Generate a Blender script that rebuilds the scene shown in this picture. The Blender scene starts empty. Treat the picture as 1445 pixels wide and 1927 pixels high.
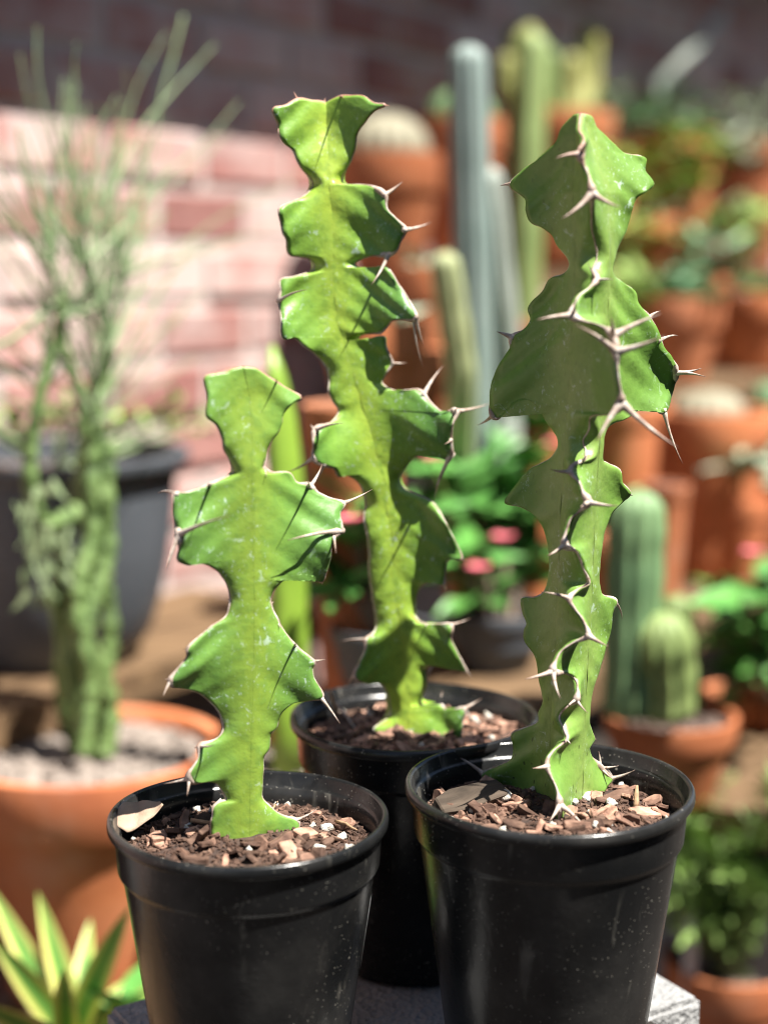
import bpy, bmesh, math, random
from mathutils import Vector, Matrix, noise
R = math.radians
rnd = random.Random(7)
scene = bpy.context.scene
col = scene.collection

# ------------------------------------------------------------------ camera
ZC = 1.035
PITCH, FPX, IW, IH = R(9.0), 2880.0, 1445.0, 1927.0
cam_d = bpy.data.cameras.new('camera')
cam = bpy.data.objects.new('camera', cam_d); col.objects.link(cam)
cam.location = (0, 0, ZC)
cam.rotation_euler = (R(90) - PITCH, 0, 0)
cam_d.sensor_fit = 'VERTICAL'; cam_d.sensor_height = 24.0
cam_d.lens = FPX / IH * 24.0
cam_d.clip_start = 0.01; cam_d.clip_end = 500
cam_d.dof.use_dof = True
cam_d.dof.focus_distance = 0.905
cam_d.dof.aperture_fstop = cam_d.lens / 23.0
scene.camera = cam
scene.cycles.filter_width = 1.0

# ------------------------------------------------------------------ sky, sun, exposure
SUN_AZ, SUN_EL = 57.0, 62.0        # azimuth from the camera's own side towards the right
world = bpy.data.worlds.new('World'); scene.world = world; world.use_nodes = True
nt = world.node_tree; bg = nt.nodes['Background']
sky = nt.nodes.new('ShaderNodeTexSky'); sky.sky_type = 'NISHITA'; sky.sun_disc = False
sky.sun_elevation = R(SUN_EL); sky.sun_rotation = R(180 - SUN_AZ)
nt.links.new(sky.outputs[0], bg.inputs[0]); bg.inputs[1].default_value = 0.05
sun_d = bpy.data.lights.new('sun', 'SUN'); sun_d.energy = 5.0; sun_d.angle = R(0.55)
sun_d.color = (1.0, 0.955, 0.88)
sun = bpy.data.objects.new('sun', sun_d); col.objects.link(sun)
sdir = Vector((math.sin(R(SUN_AZ)) * math.cos(R(SUN_EL)), -math.cos(R(SUN_AZ)) * math.cos(R(SUN_EL)), math.sin(R(SUN_EL))))
sun.rotation_euler = sdir.to_track_quat('Z', 'Y').to_euler()
sun.location = (2, -2, 4)
vs = scene.view_settings
vs.view_transform = 'Standard'; vs.look = 'None'; vs.gamma = 1.0; vs.use_curve_mapping = False
vs.exposure = 1.54

# ------------------------------------------------------------------ places in the yard
CP, SP = math.cos(PITCH), math.sin(PITCH)
CAM = Vector((0, 0, ZC))
def ray(px, py):
    a = (px - IW / 2) / FPX; b = (IH / 2 - py) / FPX
    return Vector((a, CP + b * SP, -SP + b * CP))
def at_y(px, py, Y):
    r = ray(px, py); return CAM + r * (Y / r.y)
def at_z(px, py, z):
    r = ray(px, py); return CAM + r * ((z - ZC) / r.z)
WA = R(33.0); WD = 1.47                                   # brick wall: heading and distance
wd = Vector((math.sin(WA), math.cos(WA), 0)); wn = Vector((math.cos(WA), -math.sin(WA), 0))
W0 = -wn * WD
WROT = math.atan2(wd.y, wd.x)
def WP(s, q, z): return Vector((W0.x + wd.x * s + wn.x * q, W0.y + wd.y * s + wn.y * q, z))
def on_q(px, py, q):
    r = ray(px, py); t = (q - WD) / (wn.x * r.x + wn.y * r.y); return CAM + r * t

# ------------------------------------------------------------------ object helpers
def tag(o, label=None, cat=None, group=None, kind=None):
    if label: o['label'] = label
    if cat: o['category'] = cat
    if group: o['group'] = group
    if kind: o['kind'] = kind
    return o
def empty(name, loc=(0, 0, 0), rz=0.0):
    o = bpy.data.objects.new(name, None); col.objects.link(o)
    o.location = loc; o.rotation_euler = (0, 0, rz); o.empty_display_size = 0.05
    return o
def link_mesh(name, me, mat=None, parent=None, mw=None):
    o = bpy.data.objects.new(name, me); col.objects.link(o)
    if mat and not me.materials: me.materials.append(mat)
    if mw is not None: o.matrix_world = mw
    if parent:
        o.parent = parent
        o.matrix_parent_inverse = Matrix.LocRotScale(parent.location, parent.rotation_euler, parent.scale).inverted()
    return o

class MB:
    """collects geometry (world coordinates unless said) for one mesh"""
    def __init__(s): s.v = []; s.f = []; s.a = {}
    def add(self, verts, faces, **attrs):
        s = self; n = len(s.v); s.v += [tuple(p) for p in verts]
        s.f += [tuple(i + n for i in f) for f in faces]
        for k in set(list(s.a) + list(attrs)):
            s.a.setdefault(k, [0.0] * n)
            val = attrs.get(k, 0.0)
            s.a[k] += list(val) if isinstance(val, (list, tuple)) else [val] * len(verts)
        return s
    def box(s, c, size, rz=0.0, jit=0.0):
        x, y, z = [d / 2 for d in size]; cr, sr = math.cos(rz), math.sin(rz)
        vv = []
        for dx, dy, dz in ((-x,-y,-z),(x,-y,-z),(x,y,-z),(-x,y,-z),(-x,-y,z),(x,-y,z),(x,y,z),(-x,y,z)):
            if jit: dx += rnd.uniform(-jit, jit); dy += rnd.uniform(-jit, jit); dz += rnd.uniform(-jit, jit)
            vv.append((c[0] + dx * cr - dy * sr, c[1] + dx * sr + dy * cr, c[2] + dz))
        return s.add(vv, [(0,3,2,1),(4,5,6,7),(0,1,5,4),(1,2,6,5),(2,3,7,6),(3,0,4,7)])
    def lathe(s, prof, c=(0, 0, 0), n=48, **at):
        vv = []; ff = []
        for (r, z) in prof:
            for k in range(n):
                a = 2 * math.pi * k / n
                vv.append((c[0] + r * math.cos(a), c[1] + r * math.sin(a), c[2] + z))
        for i in range(len(prof) - 1):
            for k in range(n):
                k2 = (k + 1) % n
                ff.append((i * n + k, i * n + k2, (i + 1) * n + k2, (i + 1) * n + k))
        return s.add(vv, ff, **at)
    def tube(s, pts, rad, n=8, attr=None, ribs=0, depth=0.0):
        pts = [Vector(p) for p in pts]; m = len(pts)
        if not isinstance(rad, (list, tuple)): rad = [rad] * m
        T = [(pts[min(i + 1, m - 1)] - pts[max(i - 1, 0)]).normalized() for i in range(m)]
        up = Vector((0, 0, 1)) if abs(T[0].z) < .9 else Vector((1, 0, 0))
        N = (up - T[0] * up.dot(T[0])).normalized()
        vv = []; ff = []; av = []
        for i in range(m):
            N = (N - T[i] * N.dot(T[i])).normalized(); B = T[i].cross(N)
            for k in range(n):
                a = 2 * math.pi * k / n
                rr = rad[i] * (1 + depth * math.cos(ribs * a)) if ribs else rad[i]
                vv.append(pts[i] + (N * math.cos(a) + B * math.sin(a)) * rr)
                av.append(attr[i] if attr else 0.0)
        for i in range(m - 1):
            for k in range(n):
                k2 = (k + 1) % n
                ff.append((i * n + k, i * n + k2, (i + 1) * n + k2, (i + 1) * n + k))
        ff.append(tuple(reversed(range(n)))); ff.append(tuple(range((m - 1) * n, m * n)))
        return s.add(vv, ff, **({'t': av} if attr else {}))
    def mesh(s, name, smooth=True, sharp=None):
        me = bpy.data.meshes.new(name); me.from_pydata(s.v, [], s.f)
        for k, vals in s.a.items():
            at = me.attributes.new(k, 'FLOAT', 'POINT')
            at.data.foreach_set('value', vals)
        me.validate(); me.update()
        if smooth:
            me.shade_smooth()
            if sharp: me.set_sharp_from_angle(angle=R(sharp))
        return me
    def obj(s, name, mat, parent=None, smooth=True, sharp=None, origin=None):
        if origin is not None:
            o_ = Vector(origin); s.v = [(p[0]-o_.x, p[1]-o_.y, p[2]-o_.z) for p in s.v]
        me = s.mesh(name, smooth, sharp)
        o = link_mesh(name, me, mat, None)
        if origin is not None: o.location = o_
        if parent:
            o.parent = parent
            o.matrix_parent_inverse = Matrix.LocRotScale(parent.location, parent.rotation_euler, parent.scale).inverted()
        return o

def catmull(P, step):
    """open Catmull-Rom through tuples, resampled to about `step` in the first two values"""
    out = []
    n = len(P)
    for i in range(n - 1):
        p0, p1, p2, p3 = P[max(i-1, 0)], P[i], P[i+1], P[min(i+2, n-1)]
        L = math.hypot(p2[0]-p1[0], p2[1]-p1[1]); m = max(1, int(L / step))
        for k in range(m):
            t = k / m
            out.append(tuple(.5 * (2*b + (c-a)*t + (2*a-5*b+4*c-d)*t*t + (3*b-a-3*c+d)*t**3) for a, b, c, d in zip(p0, p1, p2, p3)))
    out.append(tuple(P[-1]))
    return out

# ------------------------------------------------------------------ materials
def ramp(nt, fac, stops):
    r = nt.nodes.new('ShaderNodeValToRGB'); e = r.color_ramp.elements
    while len(e) < len(stops): e.new(.5)
    for el, (p, c) in zip(e, stops):
        el.position = p; el.color = (c[0], c[1], c[2], 1)
    nt.links.new(fac, r.inputs[0]); return r.outputs[0]
class NM:
    """small material builder"""
    def __init__(s, name, rough=.6, spec=.5):
        s.m = bpy.data.materials.new(name); s.m.use_nodes = True; s.nt = s.m.node_tree
        s.b = s.nt.nodes['Principled BSDF']
        s.b.inputs['Roughness'].default_value = rough
        s.b.inputs['Specular IOR Level'].default_value = spec
        tc = s.nt.nodes.new('ShaderNodeTexCoord'); s.co = tc.outputs['Object']
        s.oi = s.nt.nodes.new('ShaderNodeObjectInfo').outputs['Random']
    def L(s, a, b): s.nt.links.new(a, b)
    def shift(s):
        add = s.nt.nodes.new('ShaderNodeVectorMath'); add.operation = 'ADD'
        mul = s.nt.nodes.new('ShaderNodeMath'); mul.operation = 'MULTIPLY'; mul.inputs[1].default_value = 37.0
        s.L(s.oi, mul.inputs[0]); s.L(s.co, add.inputs[0]); s.L(mul.outputs[0], add.inputs[1]); s.co = add.outputs[0]; return s
    def scaled(s, v):
        mp = s.nt.nodes.new('ShaderNodeMapping'); mp.inputs['Scale'].default_value = v; s.L(s.co, mp.inputs[0]); return mp.outputs[0]
    def noise(s, scale, detail=4, rough=.55, co=None, dist=0.0):
        n = s.nt.nodes.new('ShaderNodeTexNoise'); n.inputs['Scale'].default_value = scale
        n.inputs['Detail'].default_value = detail; n.inputs['Roughness'].default_value = rough
        n.inputs['Distortion'].default_value = dist
        s.L(co or s.co, n.inputs['Vector']); return n.outputs['Fac']
    def voro(s, scale, co=None, feat='F1', rand=1.0):
        n = s.nt.nodes.new('ShaderNodeTexVoronoi'); n.inputs['Scale'].default_value = scale; n.feature = feat
        n.inputs['Randomness'].default_value = rand
        s.L(co or s.co, n.inputs['Vector']); return n.outputs['Distance']
    def attr(s, k):
        n = s.nt.nodes.new('ShaderNodeAttribute'); n.attribute_name = k; return n.outputs['Fac']
    def math(s, op, a, b=None, c=None, clamp=False):
        n = s.nt.nodes.new('ShaderNodeMath'); n.operation = op; n.use_clamp = clamp
        for i, x in enumerate((a, b, c)):
            if x is None: continue
            if isinstance(x, (int, float)): n.inputs[i].default_value = x
            else: s.L(x, n.inputs[i])
        return n.outputs[0]
    def ss(s, x, lo, hi):
        n = s.nt.nodes.new('ShaderNodeMapRange'); n.interpolation_type = 'SMOOTHSTEP'
        n.inputs['From Min'].default_value = lo; n.inputs['From Max'].default_value = hi
        s.L(x, n.inputs['Value']); return n.outputs[0]
    def ramp(s, fac, stops): return ramp(s.nt, fac, stops)
    def mix(s, fac, a, b, mode='MIX'):
        n = s.nt.nodes.new('ShaderNodeMix'); n.data_type = 'RGBA'; n.blend_type = mode
        for i, x in ((0, fac), (6, a), (7, b)):
            if isinstance(x, (int, float)): n.inputs[i].default_value = x
            elif isinstance(x, (tuple, list)): n.inputs[i].default_value = (x[0], x[1], x[2], 1)
            else: s.L(x, n.inputs[i])
        return n.outputs[2]
    def color(s, c):
        if isinstance(c, tuple): s.b.inputs['Base Color'].default_value = (*c, 1)
        else: s.L(c, s.b.inputs['Base Color'])
        return s
    def rough(s, x): s.L(x, s.b.inputs['Roughness']); return s
    def bump(s, h, dist, strength=1.0):
        n = s.nt.nodes.new('ShaderNodeBump'); n.inputs['Distance'].default_value = dist; n.inputs['Strength'].default_value = strength
        s.L(h, n.inputs['Height']); s.L(n.outputs[0], s.b.inputs['Normal']); return s
    def sss(s, w, rad, scale):
        s.b.inputs['Subsurface Weight'].default_value = w; s.b.inputs['Subsurface Radius'].default_value = rad
        s.b.inputs['Subsurface Scale'].default_value = scale; return s

def simple(name, c1, c2, scale=20, rough=.6, bump=0.0, bscale=None, shift=False, spec=.5, c3=None, vary=0.0):
    k = NM(name, rough, spec)
    if shift: k.shift()
    f = k.noise(scale, 5)
    st = [(.3, c1), (.7, c2)] if c3 is None else [(.28, c1), (.5, c2), (.72, c3)]
    c = k.ramp(f, st)
    if vary:
        h = k.nt.nodes.new('ShaderNodeHueSaturation')
        k.L(k.math('MULTIPLY_ADD', k.oi, vary * 2, 1 - vary), h.inputs['Value']); k.L(c, h.inputs['Color']); c = h.outputs[0]
    k.color(c)
    if bump: k.bump(k.noise(bscale or scale * 3, 4), bump)
    return k.m

def make_cactus_mat(name, core, mid, edge, dark_spots=0.0, white=0.5):
    k = NM(name, .42, .45)
    s = k.attr('s')
    n1 = k.noise(45, 5); n2 = k.noise(190, 4)
    sv = k.math('ADD', s, k.math('MULTIPLY_ADD', n1, .36, -.18))
    c = k.ramp(sv, [(.08, core), (.42, mid), (.95, edge)])
    c = k.mix(k.math('MULTIPLY', k.ss(n2, .45, .7), .35), c, (edge[0]*.8, edge[1]*.82, edge[2]*.8))
    # pale chalky water marks, with ragged shapes of their own
    zone = k.ss(k.noise(24, 3), .42, .6)
    m1 = k.ss(k.noise(150, 6, .72, dist=.6), .595, .635); m2 = k.ss(k.noise(480, 4, .7, co=k.scaled((1, 1, .5))), .61, .66)
    mm = k.math('MULTIPLY', k.math('MAXIMUM', k.math('MULTIPLY', m1, .9), k.math('MULTIPLY', m2, .6)), zone)
    c = k.mix(k.math('MULTIPLY', mm, white), c, (.46, .58, .50))
    if dark_spots:
        low = k.attr('low')
        ds = k.math('SUBTRACT', 1.0, k.ss(k.math('ADD', k.voro(190, co=k.scaled((1, 1, .45))), k.math('MULTIPLY_ADD', k.noise(420, 2), .25, -.12)), .08, .16))
        c = k.mix(k.math('MULTIPLY', ds, k.math('MULTIPLY_ADD', low, dark_spots, .22)), c, (.02, .02, .012))
    k.color(c)
    k.rough(k.math('MULTIPLY_ADD', n1, .25, .30))
    k.bump(k.math('ADD', k.math('MULTIPLY', n1, 1.0), k.math('MULTIPLY', n2, .25)), .0016, .7)
    k.sss(.06, (.5, 1.0, .12), .004)
    return k.m
MAT = {}
MAT['cactus_l'] = make_cactus_mat('cactus_skin_bright', (.195, .295, .04), (.135, .262, .046), (.112, .25, .055), white=.8)
MAT['cactus_b'] = make_cactus_mat('cactus_skin_yellow_green', (.30, .415, .05), (.195, .345, .045), (.09, .215, .04), white=.7)
MAT['cactus_r'] = make_cactus_mat('cactus_skin_deep', (.20, .30, .07), (.148, .265, .05), (.118, .235, .042), dark_spots=.75, white=.7)
def make_horn(name):
    k = NM(name, .5, .4)
    t = k.attr('t'); y = k.attr('young')
    c = k.ramp(k.noise(170, 4), [(.3, (.24, .165, .125)), (.5, (.385, .305, .25)), (.72, (.56, .51, .46))])
    c = k.mix(k.math('MULTIPLY', y, .75), c, (.30, .12, .07))
    c = k.mix(k.math('MULTIPLY', k.ss(k.noise(420, 2), .62, .75), .8), c, (.16, .10, .075))
    c = k.mix(k.math('MULTIPLY', k.ss(t, .6, 1.0), .8), c, (.15, .08, .055))
    k.color(c); k.bump(k.noise(500, 3), .0004, .8)
    return k.m
MAT['horn'] = make_horn('horny_ridge_and_spine')

def make_black_plastic():
    k = NM('black_nursery_plastic', .34, .30); k.shift()
    zs = k.scaled((1, 1, .22))
    base = k.ramp(k.noise(9, 4), [(.3, (.008, .0085, .009)), (.7, (.0125, .013, .0135))])
    dust = k.math('MULTIPLY', k.ss(k.noise(14, 5, .6), .42, .72), .08)
    c = k.mix(dust, base, (.34, .32, .29))
    zone = k.ss(k.noise(11, 3), .4, .62)
    sp = k.math('SUBTRACT', 1.0, k.ss(k.math('ADD', k.voro(330), k.math('MULTIPLY_ADD', k.noise(600, 2), .3, -.15)), .06, .15))
    sp2 = k.math('SUBTRACT', 1.0, k.ss(k.math('ADD', k.voro(95), k.math('MULTIPLY_ADD', k.noise(400, 3), .3, -.15)), .02, .07))
    st = k.math('MULTIPLY', k.ss(k.noise(75, 4, co=zs, dist=.4), .60, .74), .24)
    mk = k.math('MAXIMUM', k.math('MULTIPLY', k.math('MAXIMUM', k.math('MULTIPLY', sp, .6), k.math('MULTIPLY', sp2, .5)), zone), k.math('MULTIPLY', st, zone))
    c = k.mix(mk, c, (.52, .49, .42))
    k.color(c)
    k.rough(k.math('MULTIPLY_ADD', k.noise(30, 4), .18, .15))
    k.bump(k.noise(240, 3), .0005, .35)
    return k.m
MAT['plastic'] = make_black_plastic()
def make_terracotta():
    k = NM('terracotta', .78, .25); k.shift()
    c = k.ramp(k.noise(7, 5), [(.25, (.30, .09, .04)), (.5, (.48, .16, .065)), (.75, (.54, .22, .11))])
    c = k.mix(k.math('MULTIPLY', k.ss(k.noise(4.5, 5, .65, dist=.3), .52, .76), .35), c, (.52, .38, .29))
    h = k.nt.nodes.new('ShaderNodeHueSaturation')
    k.L(k.math('MULTIPLY_ADD', k.oi, .5, .72), h.inputs['Value']); k.L(c, h.inputs['Color'])
    k.color(h.outputs[0]); k.bump(k.noise(90, 4), .001, .5)
    return k.m
MAT['terracotta'] = make_terracotta()
def make_brick():
    k = NM('lime_washed_brick', .85, .2); k.shift()
    c = k.ramp(k.noise(9, 5), [(.28, (.32, .135, .12)), (.5, (.43, .21, .185)), (.74, (.52, .30, .26))])
    h = k.nt.nodes.new('ShaderNodeHueSaturation')
    k.L(k.math('MULTIPLY_ADD', k.oi, .7, .62), h.inputs['Value']); k.L(c, h.inputs['Color'])
    thr = k.math('MULTIPLY_ADD', k.oi, -.30, .55)
    n = k.noise(6.5, 6, .62, dist=.5)
    f = k.math('MULTIPLY', k.math('MULTIPLY', k.math('SUBTRACT', n, thr), 5.0, clamp=True), .78)
    k.color(k.mix(f, h.outputs[0], (.52, .435, .405)))
    k.bump(k.noise(70, 5), .004, .7)
    return k.m
MAT['brick'] = make_brick()
MAT['mortar'] = simple('mortar', (.37, .30, .275), (.48, .41, .38), 14, .9, .003, 60)
MAT['concrete'] = None
def make_block():
    k = NM('concrete_block', .92, .2); k.shift()
    g = k.noise(260, 4, .7); v = k.voro(210)
    c = k.ramp(k.noise(30, 6, .7), [(.25, (.21, .209, .207)), (.6, (.32, .32, .318)), (.8, (.42, .42, .417))])
    c = k.mix(k.math('MULTIPLY', k.ss(g, .57, .68), .65), c, (.07, .07, .07))
    k.color(c); k.bump(k.math('ADD', g, k.math('MULTIPLY', v, .8)), .003, .9)
    return k.m
MAT['concrete'] = make_block()
def make_wood(name, a, b):
    k = NM(name, .8, .25); k.shift()
    zz = k.scaled((2.0, 34, 34))
    c = k.ramp(k.noise(2.2, 6, .6, co=zz, dist=.6), [(.3, a), (.7, b)])
    k.color(c); k.bump(k.noise(3, 4, co=zz), .002, .6); return k.m
MAT['plank'] = make_wood('weathered_plank', (.06, .036, .02), (.20, .125, .065))
MAT['dark_prop'] = make_wood('added_dark_timber', (.012, .010, .009), (.045, .036, .03))
MAT['soffit'] = simple('dark_brown_paint', (.035, .026, .02), (.06, .045, .035), 8, .6)
MAT['sky_screen'] = simple('sky_screen_leaf', (.012, .028, .010), (.035, .07, .022), 9, .6, .02, 25)
MAT['grey_wood'] = make_wood('grey_wood_chip', (.016, .012, .009), (.10, .075, .055))
MAT['soil'] = simple('dark_potting_mix', (.022, .013, .010), (.085, .048, .034), 170, .95, .003, 300)
def make_bark():
    k = NM('bark_chip', .82, .25); k.shift()
    c = k.ramp(k.noise(95, 5), [(.25, (.038, .021, .015)), (.5, (.12, .068, .048)), (.75, (.25, .155, .11))])
    h = k.nt.nodes.new('ShaderNodeHueSaturation')
    k.L(k.math('MULTIPLY_ADD', k.math('POWER', k.oi, 3.0), 2.8, .68), h.inputs['Value']); k.L(c, h.inputs['Color'])
    k.color(h.outputs[0]); k.bump(k.noise(420, 4, co=k.scaled((.35, 1, 1))), .001, .8); return k.m
MAT['bark'] = make_bark()
MAT['perlite'] = simple('perlite', (.42, .38, .31), (.60, .58, .53), 250, .9, .001, 700, vary=.12)
MAT['twig'] = simple('dry_twig', (.20, .115, .06), (.40, .26, .15), 200, .8, .0006, 500)
MAT['dry_leaf'] = simple('dry_leaf', (.25, .175, .12), (.40, .29, .21), 60, .75, .0008, 220)
MAT['pumice'] = simple('pale_pumice', (.15, .12, .10), (.30, .255, .22), 60, .95, .002, 200)
MAT['mulch'] = simple('brown_grit', (.07, .048, .038), (.19, .135, .11), 30, .95, .003, 120)
MAT['ground'] = simple('dry_garden_soil', (.016, .013, .011), (.040, .032, .026), 5, .95, .01, 40)
MAT['grey_pot'] = simple('charcoal_plastic', (.055, .064, .075), (.09, .10, .115), 5, .5, .0006, 60)
MAT['euph'] = simple('mottled_green_stem', (.035, .065, .02), (.115, .19, .05), 45, .65, .005, 90, c3=(.21, .30, .11))
MAT['euph_grey'] = simple('grey_green_stem', (.13, .19, .085), (.27, .33, .17), 30, .6, .002, 70)
MAT['twig_green'] = simple('thin_green_stem', (.15, .22, .10), (.25, .33, .17), 20, .55, vary=.2)
MAT['lime_stem'] = simple('lime_stem', (.14, .25, .025), (.23, .36, .04), 14, .45, .001, 60)
MAT['blue_cactus'] = simple('blue_column', (.15, .205, .185), (.23, .285, .26), 10, .55, .001, 60)
MAT['grey_cactus'] = simple('grey_column', (.24, .28, .24), (.36, .39, .34), 10, .6, .001, 60)
MAT['pale_cactus'] = simple('pale_column', (.26, .30, .14), (.40, .43, .22), 10, .6, .001, 60)
MAT['olive_cactus'] = simple('olive_column', (.20, .21, .05), (.34, .33, .11), 9, .6, .001, 60)
MAT['green_cactus'] = simple('green_column', (.10, .19, .085), (.19, .30, .13), 10, .6, .001, 60)
MAT['lime_cactus'] = simple('yellow_green_column', (.14, .20, .06), (.25, .32, .11), 10, .6, .001, 60)
MAT['globe'] = simple('beige_globe', (.19, .175, .115), (.31, .285, .20), 25, .7, .002, 80)
MAT['leaf'] = simple('fleshy_leaf', (.05, .17, .035), (.12, .30, .06), 12, .42, vary=.3)
MAT['leaf_blue'] = simple('blue_green_leaf', (.12, .25, .13), (.24, .38, .22), 12, .5, vary=.25)
MAT['leaf_lime'] = simple('lime_leaf', (.17, .30, .05), (.34, .46, .11), 12, .5, vary=.3)
MAT['leaf_bright'] = simple('bright_fine_leaf', (.15, .26, .06), (.28, .40, .12), 40, .5)
MAT['leaf_grey'] = simple('grey_leaf', (.24, .30, .20), (.40, .45, .32), 12, .6, vary=.2)
MAT['yellow_leaf'] = simple('yellow_leaf', (.46, .40, .06), (.60, .50, .12), 12, .5, vary=.2)
MAT['bract'] = simple('pink_bract', (.60, .10, .14), (.74, .22, .26), 20, .5)
MAT['stem_brown'] = simple('brown_stem', (.12, .085, .06), (.24, .18, .13), 40, .8, .001, 120)
MAT['label'] = simple('white_plastic', (.68, .69, .70), (.76, .77, .78), 8, .5)
def make_agave():
    k = NM('striped_leaf', .45, .4); s = k.attr('s')
    e = k.math('ADD', s, k.math('MULTIPLY_ADD', k.noise(30, 3), .2, -.1))
    k.color(k.ramp(e, [(.0, (.10, .24, .045)), (.48, (.14, .29, .06)), (.58, (.50, .52, .12)), (1, (.60, .58, .20))])); return k.m
MAT['agave'] = make_agave()

# ================================================================== the setting
g = MB(); n = 24
S = 60.0
g.add([(-S, -S, 0), (S, -S, 0), (S, S, 0), (-S, S, 0)], [(0, 1, 2, 3)])
tag(g.obj('ground', MAT['ground'], smooth=False), kind='structure')

# ---- brick wall: mortar body and single bricks
CH, BL, BH, BT, JT = .084, .206, .069, .06, .0155
SMIN, SMAX = -1.2, 6.0
ZTOP = ZC + 1.05
wall = empty('brick_wall', WP(2.0, -.1, 0), WROT)
tag(wall, 'lime-washed red brick wall behind the potted plants, its upper courses in shade', 'wall')
mb = MB(); c = WP((SMIN + SMAX) / 2, -.115, ZTOP / 2); mb.box(c, (SMAX - SMIN, .21, ZTOP), WROT)
mb.obj('mortar', MAT['mortar'], wall, smooth=False)
def brick_mesh(k):
    bm = bmesh.new(); bmesh.ops.create_cube(bm, size=1.0)
    for v in bm.verts:
        v.co.x *= BL - JT + rnd.uniform(-.004, .004); v.co.y *= BT; v.co.z *= BH + rnd.uniform(-.003, .003)
    bmesh.ops.bevel(bm, geom=bm.edges[:], offset=.005, segments=1, affect='EDGES')
    me = bpy.data.meshes.new('brick'); bm.to_mesh(me); bm.free(); me.materials.append(MAT['brick']); return me
BM = [brick_mesh(k) for k in range(4)]
rest = MB()
ncourse = int(ZTOP / CH)
Z0 = (ZC + 0.203) % CH
for r_ in range(-1, ncourse):
    z = Z0 + (r_ + .5) * CH
    if z < .03: continue
    for k in range(int((SMAX - SMIN) / BL)):
        s = SMIN + (k + .5 + (.5 if r_ % 2 else 0)) * BL
        p = WP(s, -.0345 + rnd.uniform(-.0035, .004), z)
        zr = z - ZC
        seen = (1.0 < s < 4.0 and -.5 < zr < .17 + .15 * s and (s < 2.0 or zr > -.02))
        if seen:
            link_mesh('brick', BM[rnd.randrange(4)], None, wall,
                      Matrix.Translation(p) @ Matrix.Rotation(WROT + (math.pi if rnd.random() < .5 else 0) + rnd.uniform(-.006, .006), 4, 'Z'))
        else:
            rest.box(p, (BL - JT, BT, BH), WROT)
tag(rest.obj('brick_courses', MAT['brick'], wall, smooth=False), kind='stuff')

# ---- roof overhang above the frame: it throws the shade on the upper wall
ZSH = ZC + .205                                                 # top of the sunlit brick
dz_ = math.tan(R(SUN_EL)) / max(.2, math.cos(R(SUN_AZ) - (math.pi / 2 - WA)))
ZEAVE = ZC + .86
OVER = (ZEAVE - ZSH) / dz_
roof = empty('roof_eave', WP(2.4, 0, ZEAVE), WROT)
tag(roof, 'painted roof overhang along the top of the brick wall', 'roof')
for k in range(4):
    w_ = (OVER + .02) / 4
    MB().box(WP(2.4, -.02 + w_ * (k + .5), ZEAVE + .011), (7.2, w_ - .004, .018), WROT).obj('soffit_board', MAT['soffit'], roof, smooth=False)
MB().box(WP(2.4, OVER - .011, ZEAVE + .06), (7.2, .02, .12), WROT).obj('fascia', MAT['soffit'], roof, smooth=False)
MB().box(WP(2.4, OVER / 2 - .1, ZEAVE + .135), (7.2, OVER + .24, .02), WROT).obj('roof_sheet', MAT['grey_pot'], roof, smooth=False)

# ---- unseen leafy screen, added behind the viewpoint to cut the sky's fill light
HM = MB(); NL, NH = 150, 40
HL, HH, HQ = 10.0, 2.7, WD + 1.75
for side in (0, 1):
    vv = []; ff = []
    for i in range(NL + 1):
        for j in range(NH + 1):
            s_ = -4.0 + HL * i / NL; z_ = HH * j / NH
            q_ = HQ + side * .6 + .09 * noise.noise(Vector((s_ * 2.2, z_ * 2.2, side * 7))) + .05 * noise.noise(Vector((s_ * 9, z_ * 9, side * 7)))
            vv.append(WP(s_, q_, z_ + (.06 * noise.noise(Vector((s_ * 4, 3, side))) if j == NH else 0)))
    ff = [(i * (NH + 1) + j, (i + 1) * (NH + 1) + j, (i + 1) * (NH + 1) + j + 1, i * (NH + 1) + j + 1) for i in range(NL) for j in range(NH)]
    HM.add(vv, ff)
off = (NL + 1) * (NH + 1)
HM.f += [(i * (NH + 1) + NH, (i + 1) * (NH + 1) + NH, off + (i + 1) * (NH + 1) + NH, off + i * (NH + 1) + NH) for i in range(NL)]
hl = HM.obj('sky_screen', MAT['sky_screen'], origin=WP(1.0, HQ, 0)); tag(hl, 'tall dark leafy screen, unseen, added across the yard to block sky light', 'sky_screen')

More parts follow.
